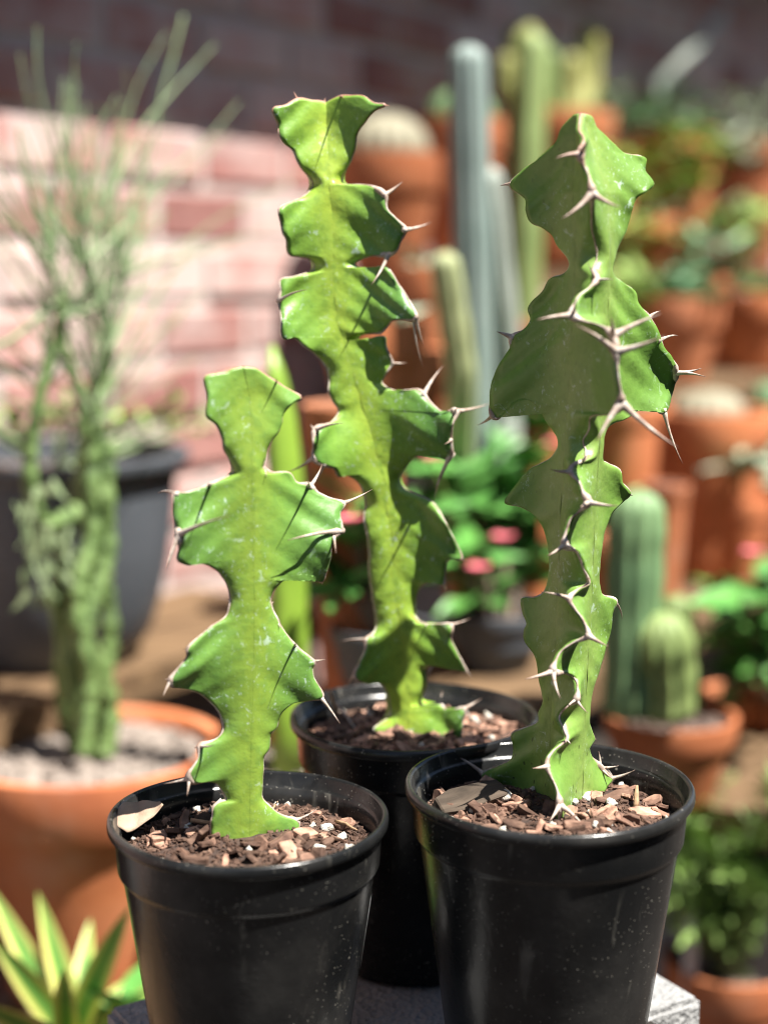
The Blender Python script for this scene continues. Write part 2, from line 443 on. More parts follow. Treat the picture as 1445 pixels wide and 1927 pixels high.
# ================================================================== hero pots, soil and cacti
ZR = {'l': ZC - .3085, 'r': ZC - .295, 'b': ZC - .295}
POTS = {'l': (at_z(468, 1530, ZR['l']), .0800, .020), 'r': (at_z(1032, 1472, ZR['r']), .0835, .022), 'b': (at_z(779, 1342, ZR['b']), .0825, .018)}
ZBLK = ZC - .465
def nursery_pot(key, label):
    c, r, _ = POTS[key]; ZRIM = ZR[key]; zb = ZBLK; PH = ZRIM - zb
    k = r / .0825
    prof = [(.0, -PH), (.051, -PH), (.0555, -PH + .001), (.0568, -PH + .004),
            (.0745, -.0335), (.0752, -.0315), (.0770, -.0300), (.0776, -.0285), (.0790, -.0085), (.0794, -.0070),
            (.0818, -.0072), (.0829, -.0060), (.0831, -.0040), (.0829, -.0016), (.0820, -.0003), (.0808, 0),
            (.0797, -.0004), (.0790, -.0015), (.0778, -.0080), (.0765, -.0092), (.0757, -.0100), (.0750, -.016), (.0725, -.034),
            (.0560, -PH + .006), (.0, -PH + .006)]
    prof = [(a * k, z) for a, z in prof]
    root = empty('nursery_pot', (c.x, c.y, zb)); tag(root, label, 'pot')
    # slight out-of-round so that the plastic looks handled
    def strip(profs, name):
        b = MB()
        for p_ in profs: b.lathe(p_, (0, 0, 0), 96)
        vv = []
        for (x, y, z) in b.v:
            a = math.atan2(y, x); q = 1 + .006 * math.sin(2 * a + c.x * 40) * (1 + z / PH)
            vv.append((c.x + x * q, c.y + y * q, ZRIM + z + .0008 * math.sin(2 * a + c.y * 9) * (1 if z > -.02 else 0)))
        b.v = vv
        return b.obj(name, MAT['plastic'], root, sharp=50, origin=(c.x, c.y, zb))
    strip([prof[:10], prof[19:]], 'body'); strip([prof[9:20]], 'rim')
    return root
pl = nursery_pot('l', 'black plastic nursery pot with a big curled dry leaf on its soil')
pr = nursery_pot('r', 'black plastic nursery pot holding the cactus whose spiny edge points forward')
pb = nursery_pot('b', 'black plastic nursery pot standing behind the two other black pots')
# a paper strip stuck on the side of the left pot
c, r_, _ = POTS['l']; ZRIM = ZR['l']; PH = ZRIM - ZBLK
mb = MB()
for i in range(7):
    z = ZRIM - .048 - i * .0072
    rr = (r_ / .0825) * (.0568 + (.0745 - .0568) * ((z - ZRIM) + PH - .004) / (PH - .0375)) + .0006
    for a in (R(-8), R(-1), R(6)):
        mb.v.append((c.x + rr * math.cos(a), c.y + rr * math.sin(a), z))
for i in range(6):
    for j in range(2):
        mb.f.append((i*3+j, i*3+j+1, (i+1)*3+j+1, (i+1)*3+j))
tag(mb.obj('pot_label', MAT['label'], pl), 'narrow pale plant label stuck on the side')

# ---- potting mix
def chip_mesh(L, w, t, name='bark_chip', mat='bark'):
    bm = bmesh.new(); bmesh.ops.create_cube(bm, size=1.0)
    bmesh.ops.subdivide_edges(bm, edges=[e for e in bm.edges if abs(e.verts[0].co.x - e.verts[1].co.x) > .5], cuts=2)
    for v in bm.verts:
        tp = 1 - .45 * abs(v.co.x) * 2 * rnd.uniform(.3, 1.3)
        v.co.x *= L * rnd.uniform(.85, 1.1); v.co.y *= w * tp * rnd.uniform(.8, 1.2); v.co.z = v.co.z * t * rnd.uniform(.6, 1.2) + .12 * w * math.sin(v.co.x / L * 3)
    bmesh.ops.bevel(bm, geom=bm.edges[:], offset=t * .14, segments=1, affect='EDGES')
    me = bpy.data.meshes.new(name); bm.to_mesh(me); bm.free(); me.materials.append(MAT[mat]); return me
def grain_mesh(r):
    bm = bmesh.new(); bmesh.ops.create_icosphere(bm, subdivisions=2, radius=r)
    o = Vector((rnd.uniform(0, 50), 0, 0))
    for v in bm.verts: v.co *= 1 + .8 * noise.noise(v.co / r * 1.2 + o); v.co.z *= .8
    me = bpy.data.meshes.new('perlite_grain'); bm.to_mesh(me); bm.free(); me.materials.append(MAT['perlite']); me.shade_smooth(); return me
CHIPS = [chip_mesh(rnd.uniform(.008, .021), rnd.uniform(.005, .012), rnd.uniform(.002, .005)) for _ in range(14)]
GRAINS = [grain_mesh(rnd.uniform(.0020, .0042)) for _ in range(6)]
def soil_h(c, r, drop, x, y):
    ZRIM = c.z
    d = math.hypot(x - c.x, y - c.y) / r
    return ZRIM - drop + .008 * max(0, 1 - d * d) + .0022 * noise.noise(Vector((x * 55, y * 55, c.x * 9))) + .001 * noise.noise(Vector((x * 160, y * 160, 3)))
def rot_rand(flat=.5):
    return Matrix.Rotation(rnd.uniform(0, 6.28), 4, 'Z') @ Matrix.Rotation(rnd.gauss(0, flat), 4, 'X') @ Matrix.Rotation(rnd.gauss(0, flat * .7), 4, 'Y')
def soil(key, label, nchip, ngrain, keep):
    c, R_, drop = POTS[key]; ZRIM = ZR[key]; r = R_ * .0752 / .0825
    rr = r * .975
    root = empty('potting_soil', (c.x, c.y, ZRIM - drop - .02)); tag(root, label, 'soil')
    b = MB(); NR, NA = 26, 84
    vv = [(c.x, c.y, soil_h(c, r, drop, c.x, c.y))]
    for i in range(1, NR + 1):
        for k in range(NA):
            a = 2 * math.pi * k / NA; q = rr * i / NR
            x, y = c.x + q * math.cos(a), c.y + q * math.sin(a); vv.append((x, y, soil_h(c, r, drop, x, y)))
    for k in range(NA):
        a = 2 * math.pi * k / NA; vv.append((c.x + rr * .97 * math.cos(a), c.y + rr * .97 * math.sin(a), ZRIM - drop - .012))
    ff = [(0, 1 + k, 1 + (k + 1) % NA) for k in range(NA)]
    for i in range(NR):
        for k in range(NA):
            a0, a1 = 1 + i * NA, 1 + (i + 1) * NA
            if i < NR: ff.append((a0 + k, a1 + k, a1 + (k + 1) % NA, a0 + (k + 1) % NA))
    b.add(vv, ff); b.obj('soil_bed', MAT['soil'], root, origin=(c.x, c.y, ZRIM - drop))
    def spot(m=.93):
        while True:
            x, y = rnd.uniform(-1, 1), rnd.uniform(-1, 1)
            if x * x + y * y > m * m: continue
            x, y = c.x + x * r, c.y + y * r
            if all((x - kx) ** 2 + (y - ky) ** 2 > kr * kr for kx, ky, kr in keep): return x, y
    for k in range(nchip):
        x, y = spot(.88); z = soil_h(c, r, drop, x, y)
        sc = rnd.uniform(.55, 1.15)
        link_mesh('bark_chip', CHIPS[rnd.randrange(14)], None, root, Matrix.Translation((x, y, z + rnd.uniform(.0002, .0024))) @ rot_rand(.55) @ Matrix.Scale(sc, 4))
    for k in range(ngrain):
        x, y = spot(); z = soil_h(c, r, drop, x, y)
        link_mesh('perlite_grain', GRAINS[rnd.randrange(6)], None, root, Matrix.Translation((x, y, z + .0015)) @ rot_rand(1) @ Matrix.Scale(rnd.uniform(.5, 1.15), 4))
    fb = MB()
    for k in range(2200):
        x, y = spot(.955); z = soil_h(c, r, drop, x, y) + .0006
        L = rnd.uniform(.0012, .0048); w = L * rnd.uniform(.25, .7); t = L * rnd.uniform(.15, .4)
        m = Matrix.Translation((x, y, z)) @ rot_rand(.6)
        pts = [m @ Vector((sx * L/2 * rnd.uniform(.6, 1.1), sy * w/2 * rnd.uniform(.6, 1.1), sz * t/2)) for sz in (-1, 1) for sx, sy in ((-1,-1),(1,-1),(1,1),(-1,1))]
        fb.add(pts, [(0,3,2,1),(4,5,6,7),(0,1,5,4),(1,2,6,5),(2,3,7,6),(3,0,4,7)])
    tag(fb.obj('bark_fines', MAT['bark'], root, smooth=False, origin=(c.x, c.y, ZRIM)), kind='stuff')
    return root

# ---- the three-winged cacti
def smooth(a, k):
    for _ in range(k):
        a = [a[0]] + [(a[i-1] + 2 * a[i] + a[i+1]) / 4 for i in range(1, len(a) - 1)] + [a[-1]]
    return a
def isotonic_desc(a):
    st = []
    for x in a:
        st.append([x, 1])
        while len(st) > 1 and st[-2][0] < st[-1][0]:
            b = st.pop(); st[-1] = [(st[-1][0] * st[-1][1] + b[0] * b[1]) / (st[-1][1] + b[1]), st[-1][1] + b[1]]
    out = []
    for v, n_ in st: out += [v] * n_
    return out
class Cactus:
    def __init__(s, key, label, Y, core_px, rc, mat, zsoil):
        s.Y, s.rc, s.mat, s.key = Y, rc, mat, key
        s.core = [at_y(x, y, Y) for x, y in core_px]            # top to bottom
        s.ztop = s.core[0].z; s.zbot = zsoil
        s.root = empty('three_winged_cactus', (s.core[-1].x, Y, zsoil)); tag(s.root, label, 'cactus')
        s.stem = MB(); s.margins = {}; s.bumps = {}
    def C(s, z):
        P = s.core
        if z >= P[0].z: return Vector((P[0].x, s.Y, z))
        for a, b in zip(P, P[1:]):
            if z >= b.z:
                t = (a.z - z) / (a.z - b.z); t = t
                return Vector((a.x + (b.x - a.x) * t, s.Y, z))
        return Vector((P[-1].x, s.Y, z))
    def rcz(s, z): return s.rc * min(1.0, max(.18, (s.ztop + .012 - z) / .05))
    def sheet(s, x, z, W):
        amp, lam, ph = W
        k = max(0.0, x) / .05
        u = amp * min(k, 1.3) ** 1.4 * (.7 * math.sin(z / lam * 6.283 + ph) + 1.0 * noise.noise(Vector((x * 16, z * 30, ph))))
        u += .0048 * min(1.0, k) * noise.noise(Vector((x * 18, z * 100 + x * 75, ph + 4)))
        return u
    def trace(s, px, phi, amp, lam, ph):
        """margin points of a wing from its outline, each on the wing's own (undulating) sheet"""
        e = Vector((math.cos(phi), math.sin(phi), 0)); n_ = Vector((-e.y, e.x, 0))
        out = []; L = 0; prev = None
        for (x, y) in catmull(px, 3.2):
            x += 1.0 * noise.noise(Vector((x * .06, y * .06, ph))); y += .8 * noise.noise(Vector((x * .06, y * .06, ph + 9)))
            if prev: L += math.hypot(x - prev[0], y - prev[1])
            prev = (x, y)
            r = ray(x, y); P = at_y(x, y, s.Y); u = 0
            for _ in range(4):
                Cc = s.C(P.z)
                wloc = max(0, (P - Cc).dot(e))
                u = s.sheet(wloc, P.z, (amp, lam, ph))
                t = (u - (CAM - Cc).dot(n_)) / r.dot(n_)
                P = CAM + r * t
            out.append((P, u))
        return out
    def wing(s, name, M_, phi, ap, am, W=None, fold=1.35, hm=.0017):
        """M_: list of (margin point, sheet offset); ap / am: half angle to the neighbour on the left / right hand"""
        e = Vector((math.cos(phi), math.sin(phi), 0)); n_ = Vector((-e.y, e.x, 0))
        z = [p.z for p, u in M_]
        iso = isotonic_desc([min(a, s.ztop) for a in smooth(z, 2)])
        za, zb = smooth(iso, 10), smooth(iso, 160)
        zi = [.45 * a + .55 * b for a, b in zip(za, zb)]
        zi = [min(a, s.ztop) for a in zi]
        m = len(M_); J = 12
        base = len(s.stem.v)
        V = []; F = []; A = []; Lw = []; rings = []
        for i, (P, u) in enumerate(M_):
            Cc = s.C(zi[i]); rc = s.rcz(zi[i])
            row = []
            flat = P - n_ * u
            flat = flat - n_ * (flat - Cc).dot(n_)
            for sg, al in ((1, ap), (-1, am)):
                rs_ = rc * (1 - .35 * max(0.0, (al - R(60)) / R(25)))
                B0 = Cc + e * (rs_ * math.cos(al))
                x0 = .026
                kk = max(-.4, min(1.9, 2 - x0 / math.tan(al) / (rs_ * math.sin(al))))
                jj = range(J + 1) if sg == 1 else range(J, -1, -1)
                for j in jj:
                    q = j / J
                    p = B0.lerp(flat, q)
                    xe = (p - Cc).dot(e); xr = xe - rs_ * math.cos(al); tq = max(0.0, min(1.0, xr / x0))
                    th = hm + (rs_ * math.sin(al) - hm) * (1 - tq) ** 2 * (1 + kk * tq) * (1 - q ** 5) + (max(-.0012, min(0.0, xr)) * (kk - 2) / x0 * rs_ * math.sin(al))
                    dv = s.sheet(xe, p.z, W) if W else u * q ** fold
                    row.append(p + n_ * (sg * th + dv)); A.append(min(1.0, (p - Cc).length / .05)); Lw.append(max(0.0, 1 - (p.z - s.zbot) / .09))
            V += row
        nr = 2 * (J + 1)
        for i in range(m - 1):
            for k in range(nr - 1):
                F.append((i * nr + k, i * nr + k + 1, (i + 1) * nr + k + 1, (i + 1) * nr + k))
        s.stem.add(V, F, s=A, low=Lw)
        # thin seam strip down the groove between this wing and the next one
        SV = []; SA = []; SL = []; m2 = 160; bd = e * math.cos(ap) + n_ * math.sin(ap); tg = Vector((-bd.y, bd.x, 0))
        for i in range(m2 + 1):
            zz = s.ztop + (zi[-1] - s.ztop) * i / m2; rs_ = s.rcz(zz) * (1 - .35 * max(0.0, (ap - R(60)) / R(25)))
            for w_ in (-.0016, 0.0, .0016):
                SV.append(s.C(zz) + bd * (rs_ - .00012) + tg * w_); SA.append(rs_ * .9 / .05); SL.append(max(0.0, 1 - (zz - s.zbot) / .09))
        s.stem.add(SV, [(i * 3 + k_, i * 3 + k_ + 1, (i + 1) * 3 + k_ + 1, (i + 1) * 3 + k_) for i in range(m2) for k_ in range(2)], s=SA, low=SL)
        s.margins[name] = [p for p, u in M_]; s.bumps.setdefault(name, [])
    def near(s, px, name=None, P=None):
        best = None
        for nm, pts in s.margins.items():
            if name and nm != name: continue
            for i, p in enumerate(pts):
                d = p - CAM; k = d.y * CP - d.z * SP
                X = d.x / k * FPX + IW / 2; Yp = IH / 2 - (d.y * SP + d.z * CP) / k * FPX
                q = (X - px[0]) ** 2 + (Yp - px[1]) ** 2
                if best is None or q < best[0]: best = (q, p, nm, i)
        return best[1:]
    def spine(s, base, tip, dy=0.0, rad=.0017, wing=None, bend=.10):
        b, nm, i = s.near(base, wing)
        s.bumps[nm].append((i, rad))
        t = at_y(tip[0], tip[1], b.y + dy)
        d = t - b; L = d.length
        rad = rad * .72
        side = d.cross(Vector((.3, 1, .2))).normalized() * L * bend * rnd.choice((-1, 1)) * rnd.uniform(.3, 1)
        pts = []; rr = []; tt = []
        for k in range(10):
            q = -.06 + 1.06 * k / 9
            pts.append(b + d * q + side * (4 * q * (1 - q)) * .5)
            rr.append(max(.00012, rad * (1 - max(q, 0)) ** .85 * (1.0 + .45 * math.exp(-(q / .12) ** 2)))); tt.append(max(0, q))
        mb = MB(); mb.tube(pts, rr, 9, tt)
        mb.add([], []); mb.a['young'] = [s.young(b.z)] * len(mb.v)
        mb.obj('spine', MAT['horn'], s.root, origin=b)
    def young(s, z): return max(0.0, min(1.0, (z - (s.ztop - .05)) / .07))
    def finish(s):
        o = s.stem.obj('stem', MAT[s.mat], s.root, origin=(s.core[-1].x, s.Y, s.zbot))
        bm = bmesh.new(); bm.from_mesh(o.data); bmesh.ops.recalc_face_normals(bm, faces=bm.faces); bm.to_mesh(o.data); bm.free()
        o.data.shade_smooth()
        for nm, pts in s.margins.items():
            m = len(pts); rr = []
            for i in range(m):
                r = .00062 * (1 + .4 * noise.noise(Vector((i * .21, len(nm), s.Y * 50))))
                for bi, br in s.bumps[nm]: r += br * .55 * math.exp(-((i - bi) / 5.0) ** 2)
                rr.append(min(r, .0024))
            mb = MB(); mb.tube(pts, rr, 7, [0.0] * m)
            mb.a['young'] = [s.young(v[2]) for v in mb.v]
            mb.obj('horny_ridge', MAT['horn'], s.root, origin=pts[m // 2])

# traced outlines, in photograph pixels, top to bottom
L_LEFT = [(456,690),(437,694),(425,700),(405,703),(387,708),(385,722),(391,745),(388,770),(390,785),(408,800),(418,825),(424,850),(436,872),(440,889),
 (428,897),(412,905),(395,912),(372,920),(352,927),(331,929),(327,945),(327,970),(332,990),(337,1006),(338,1030),(334,1052),(343,1059),(356,1063),(373,1059),(390,1062),(409,1073),(423,1091),(431,1110),(434,1132),
 (426,1160),(403,1175),(381,1193),(356,1218),(352,1238),(334,1260),(322,1280),(326,1291),(340,1294),(365,1299),(387,1312),(406,1330),(416,1346),(421,1363),(420,1377),
 (409,1389),(392,1398),(377,1404),(374,1427),(359,1451),(356,1465),(367,1471),(387,1470),(406,1472),(417,1485),(424,1496),(426,1505),(409,1512),(401,1521),(401,1535),(397,1552),(399,1585)]
L_RIGHT = [(458,690),(480,693),(498,705),(520,720),(563,746),(556,753),(543,765),(531,781),(530,795),(524,811),(511,828),(502,847),(499,864),(493,880),
 (509,890),(528,889),(545,891),(558,908),(581,914),(597,927),(622,938),(646,947),(639,963),(641,983),(640,999),(628,1010),(623,1030),(619,1057),(606,1093),(594,1084),(575,1080),(556,1081),(534,1091),(517,1107),(509,1124),(509,1138),
 (522,1169),(534,1188),(556,1216),(589,1244),(586,1255),(590,1274),(603,1299),(604,1313),(583,1317),(556,1321),(534,1335),(524,1352),(520,1368),(509,1380),(506,1407),(496,1424),(495,1446),(493,1479),(493,1501),(509,1518),(525,1532),(556,1543),(562,1560),(560,1590)]
B_LEFT = [(611,194),(598,191),(582,189),(560,187),(538,198),(514,205),(524,233),(525,250),(535,269),(552,283),(560,303),(574,323),(587,339),(587,353),
 (571,370),(549,380),(526,393),(529,418),(533,437),(540,451),(543,477),(560,482),(580,485),(591,496),(589,510),(571,516),(549,522),(528,527),(529,547),(526,566),(529,594),(532,636),(552,634),(571,650),(594,667),(613,689),
 (620,716),(619,736),(627,755),(638,772),(624,794),(594,810),(590,849),(594,868),(610,874),(627,880),(638,896),(652,893),(668,902),(682,918),(689,946),(685,974),(691,1001),(696,1043),(695,1071),(700,1114),(708,1163),
 (706,1187),(689,1204),(687,1225),(668,1270),(689,1285),(713,1284),(727,1298),(734,1322),(732,1349),(703,1372),(725,1386),(735,1415)]
B_RIGHT = [(614,194),(626,188),(641,182),(660,181),(683,181),(703,194),(723,198),(703,210),(686,230),(672,252),(668,278),(661,300),(650,320),(643,331),
 (647,346),(681,348),(703,353),(723,367),(728,393),(748,415),(762,432),(753,454),(745,471),(724,479),(695,482),(668,494),(676,504),(702,504),(728,503),(751,538),(770,566),(782,597),(759,600),(737,603),(728,614),(714,625),(686,628),(669,640),
 (676,651),(690,642),(721,633),(727,655),(736,683),(724,705),(719,722),(743,736),(768,734),(790,736),(807,755),(834,777),(857,774),(851,799),(848,827),(848,857),(834,862),(807,848),(790,851),(765,877),(751,899),
 (760,918),(779,929),(793,935),(818,949),(834,976),(854,1015),(868,1050),(845,1052),(838,1066),(835,1098),(824,1097),(800,1097),(786,1114),(779,1149),(786,1166),(803,1176),(848,1176),(848,1201),(862,1232),(876,1262),(860,1250),(831,1246),(803,1256),(803,1287),(790,1318),(796,1329),(828,1325),(841,1339),(872,1334),(871,1356),(865,1400)]
R_LEFT = [(1091,215),(1080,217),(1058,242),(1049,266),(1031,284),(1010,303),(988,318),(962,347),(985,370),(991,379),(991,397),(1000,418),(1022,428),(1040,443),(1052,464),(1071,488),(1074,501),(1061,516),
 (1037,525),(1022,549),(996,577),(1000,602),(985,622),(964,635),(961,656),(943,683),(927,722),(924,768),(933,786),(946,777),(967,756),(988,750),(1004,756),(1019,774),(1031,795),(1049,820),(1052,838),
 (1037,862),(1016,874),(997,884),(973,911),(952,945),(979,952),(1004,966),(1019,984),(1028,1005),(1034,1036),(1034,1082),(1026,1112),(1010,1124),(983,1126),(986,1153),(993,1173),(988,1186),(989,1206),(1006,1229),(1013,1253),(1016,1279),(1023,1316),(1016,1339),(1013,1359),
 (983,1372),(965,1382),(968,1405),(963,1429),(936,1442),(908,1458),(930,1475),(950,1510)]
R_RIGHT = [(1093,215),(1110,219),(1119,239),(1134,254),(1153,272),(1174,289),(1209,297),(1211,321),(1226,347),(1208,364),(1195,373),(1186,397),(1177,428),(1165,455),(1153,482),(1145,507),(1153,519),
 (1168,531),(1192,549),(1198,571),(1220,598),(1235,622),(1244,650),(1262,674),(1270,702),(1262,737),(1250,774),(1232,768),(1217,753),(1204,756),(1198,771),(1174,788),(1150,797),(1133,815),(1128,840),(1128,863),
 (1144,873),(1165,887),(1168,908),(1183,928),(1168,945),(1150,963),(1140,984),(1133,1005),(1128,1042),(1124,1082),(1126,1106),(1132,1120),(1156,1131),(1149,1156),(1146,1183),(1136,1223),(1126,1256),(1112,1299),(1106,1332),(1106,1359),(1116,1390),
 (1106,1405),(1112,1425),(1129,1445),(1149,1465),(1140,1478),(1125,1505)]
# middle wing: x, y, how far (mm) it stands out towards the viewer's side
R_MID = [(1092,214,3),(1089,245,16),(1098,263,24),(1092,290,32),(1096,306,33),(1107,330,36),(1113,360,40),(1113,388,32),(1113,431,19),(1121,464,12),(1122,488,11),(1116,507,15),(1122,527,22),(1107,543,28),(1086,561,35),(1077,593,42),
 (1098,604,46),(1122,610,49),(1144,622,53),(1156,641,56),(1159,662,58),(1163,708,60),(1168,758,56),(1150,778,42),(1113,783,24),(1108,808,14),(1097,829,10),(1102,850,12),(1099,865,17),(1080,874,23),(1072,887,28),(1089,908,31),(1098,929,34),(1106,945,36),
 (1089,963,33),(1071,981,32),(1062,1024,33),(1084,1038,27),(1098,1072,20),(1107,1097,17),(1086,1110,23),(1071,1126,29),(1079,1143,31),(1096,1166,33),(1106,1196,36),(1079,1209,34),(1053,1229,34),(1040,1263,37),(1062,1266,28),(1078,1274,22),(1086,1289,24),(1084,1316,27),
 (1066,1330,20),(1052,1349,17),(1062,1375,21),(1066,1392,24),(1039,1415,29),(1029,1442,33),(1046,1482,38),(1053,1515,42),(1050,1560,43)]

BW = (.0045, .06, 2.0)
def back_wing(c, src, phi, k, cut=.0):
    """the wing that points away: same kind of outline, its own heading"""
    e = Vector((math.cos(phi), math.sin(phi), 0)); n_ = Vector((-e.y, e.x, 0)); out = []
    for i, (P, u) in enumerate(src):
        Cc = c.C(P.z); w = math.hypot(P.x - Cc.x, P.y - Cc.y)
        uu = c.sheet(w * k, P.z - .004, BW)
        out.append((Cc + e * w * k + n_ * uu + Vector((0, 0, -.004)), uu))
    return out

cl, _, dl = POTS['l']; cr_, _, dr = POTS['r']; cb, _, db = POTS['b']
# left cactus
CL = Cactus('l', 'shortest green winged cactus, flat and broad, in the black pot with the dry leaf', cl.y, [(468,745),(470,820),(468,882),(470,1000),(472,1130),(471,1250),(466,1400),(464,1500),(464,1600)], .0105, 'cactus_l', ZR['l'] - dl)
pa, pc, pd = R(204), R(18), R(111)
w1, w2 = (.0055, .068, 1.2), (.0055, .072, 3.6)
ml = CL.trace(L_LEFT, pa, *w1); mr = CL.trace(L_RIGHT, pc, *w2)
CL.wing('left', ml, pa, R(85), R(46.5), w1); CL.wing('right', mr, pc, R(46.5), R(85), w2); CL.wing('back', back_wing(CL, ml, pd, .8), pd, R(46.5), R(46.5), BW)
for a in [((337,1006),(433,970),-.026,.0021),((337,1006),(313,1073),-.008,.0021),((395,912),(401,908),-.024,.0013),((331,929),(298,928),.03,.0013),((520,720),(519,712),-.012,.0009),((563,746),(567,742),.006,.0009),
          ((493,880),(498,861),-.004,.0012),((497,885),(502,897),-.008,.0010),((583,914),(606,874),.02,.0016),((581,914),(578,903),-.026,.0013),((646,947),(700,921),.03,.0015),((640,1000),(541,1017),-.022,.0021),((628,1010),(632,1040),-.02,.0013),
          ((606,1093),(606,1100),.004,.0010),((356,1218),(346,1222),.012,.0011),((322,1280),(307,1311),-.006,.0015),((322,1280),(310,1277),.006,.0010),((589,1244),(612,1241),.014,.0013),((556,1216),(560,1212),-.020,.0011),((604,1311),(640,1362),-.012,.0014),((522,1169),(528,1182),-.004,.0009),
          ((377,1404),(404,1402),-.014,.0013),((377,1404),(366,1408),.008,.0011),((356,1466),(352,1498),-.006,.0017),((356,1466),(308,1475),.004,.0014),((425,1495),(411,1490),.004,.0010),((556,1543),(598,1521),.004,.0015),((401,1521),(396,1514),.003,.0008),((434,1132),(428,1128),.002,.0007),((425,700),(427,690),.003,.0008),((421,1363),(415,1358),.002,.0007),((509,1138),(516,1132),.002,.0008)]:
    CL.spine(*a)
CL.finish()
# back cactus
CB = Cactus('b', 'tall yellow-green winged cactus leaning left, in the black pot behind the other two', cb.y, [(614,235),(618,340),(624,420),(625,500),(632,600),(662,700),(692,800),(718,900),(732,1000),(742,1100),(752,1200),(762,1300),(765,1375),(765,1430)], .0125, 'cactus_b', ZR['b'] - db)
pa, pc, pd = R(213), R(-24), R(95)
w1, w2 = (.0054, .07, .3), (.0065, .07, 2.2)
ml = CB.trace(B_LEFT, pa, *w1); mr = CB.trace(B_RIGHT, pc, *w2)
CB.wing('left', ml, pa, R(61.5), R(59), w1); CB.wing('right', mr, pc, R(59.5), R(61.5), w2); CB.wing('back', back_wing(CB, ml, pd, .8), pd, R(59), R(59.5), BW)
for a in [((723,367),(757,342),.004,.0022),((712,356),(704,349),.01,.0018),((762,432),(812,418),.04,.0018),((732,487),(698,537),-.014,.0022),((724,479),(690,484),.01,.0016),((526,566),(578,545),-.02,.0017),((736,683),(765,683),.01,.0016),((714,625),(690,627),.016,.0016),
          ((800,742),(834,688),.02,.0020),((857,774),(922,759),.03,.0020),((857,774),(860,769),-.01,.0014),((848,827),(836,836),-.016,.0013),((848,857),(816,948),.014,.0022),((594,810),(646,796),-.022,.0018),((594,810),(584,798),.016,.0020),((590,860),(540,889),.014,.0018),((610,874),(588,912),.012,.0017),
          ((782,597),(798,652),.012,.0015),((796,655),(796,690),.012,.0011),((868,1050),(876,1056),.01,.0010),((835,1098),(838,1116),.01,.0013),((876,1262),(888,1276),.01,.0013),((848,1176),(884,1164),.02,.0015),((803,1176),(802,1182),-.012,.0010),((689,1204),(640,1208),.014,.0016),((668,1270),(654,1290),.012,.0016),
          ((872,1334),(906,1314),.012,.0018),((828,1325),(833,1300),.006,.0013),((790,1318),(784,1330),.004,.0014),((560,187),(553,172),.004,.0009),((723,198),(735,200),.006,.0010),((641,182),(648,186),-.02,.0010),((610,193),(612,184),.0,.0013),((720,1000),(724,1010),.0,.0008)]:
    CB.spine(*a)
CB.finish()
# right cactus
CR = Cactus('r', 'tall dark green winged cactus with a spiny zigzag edge facing forward', cr_.y + .018, [(1092,232),(1104,330),(1113,440),(1112,510),(1104,640),(1098,760),(1092,840),(1084,960),(1080,1080),(1074,1200),(1066,1340),(1062,1480),(1062,1540)], .0115, 'cactus_r', ZR['r'] - dr)
pa, pc, pm = R(140), R(31), R(-90)
w1, w2 = (.0042, .08, .2), (.0058, .07, 2.6)
ml = CR.trace(R_LEFT, pa, *w1); mr = CR.trace(R_RIGHT, pc, *w2)
mm = []
for (x, y, r_) in catmull(R_MID, 3.0):
    x += .8 * noise.noise(Vector((x * .08, y * .08, 4)))
    P = at_y(x, y, CR.Y - max(.002, r_ * .001)); mm.append((P, P.x - CR.C(P.z).x))
CR.wing('left', ml, pa, R(65), R(54.5), w1); CR.wing('right', mr, pc, R(54.5), R(60.5), w2); CR.wing('middle', mm, pm, R(60.5), R(65), fold=1.35)
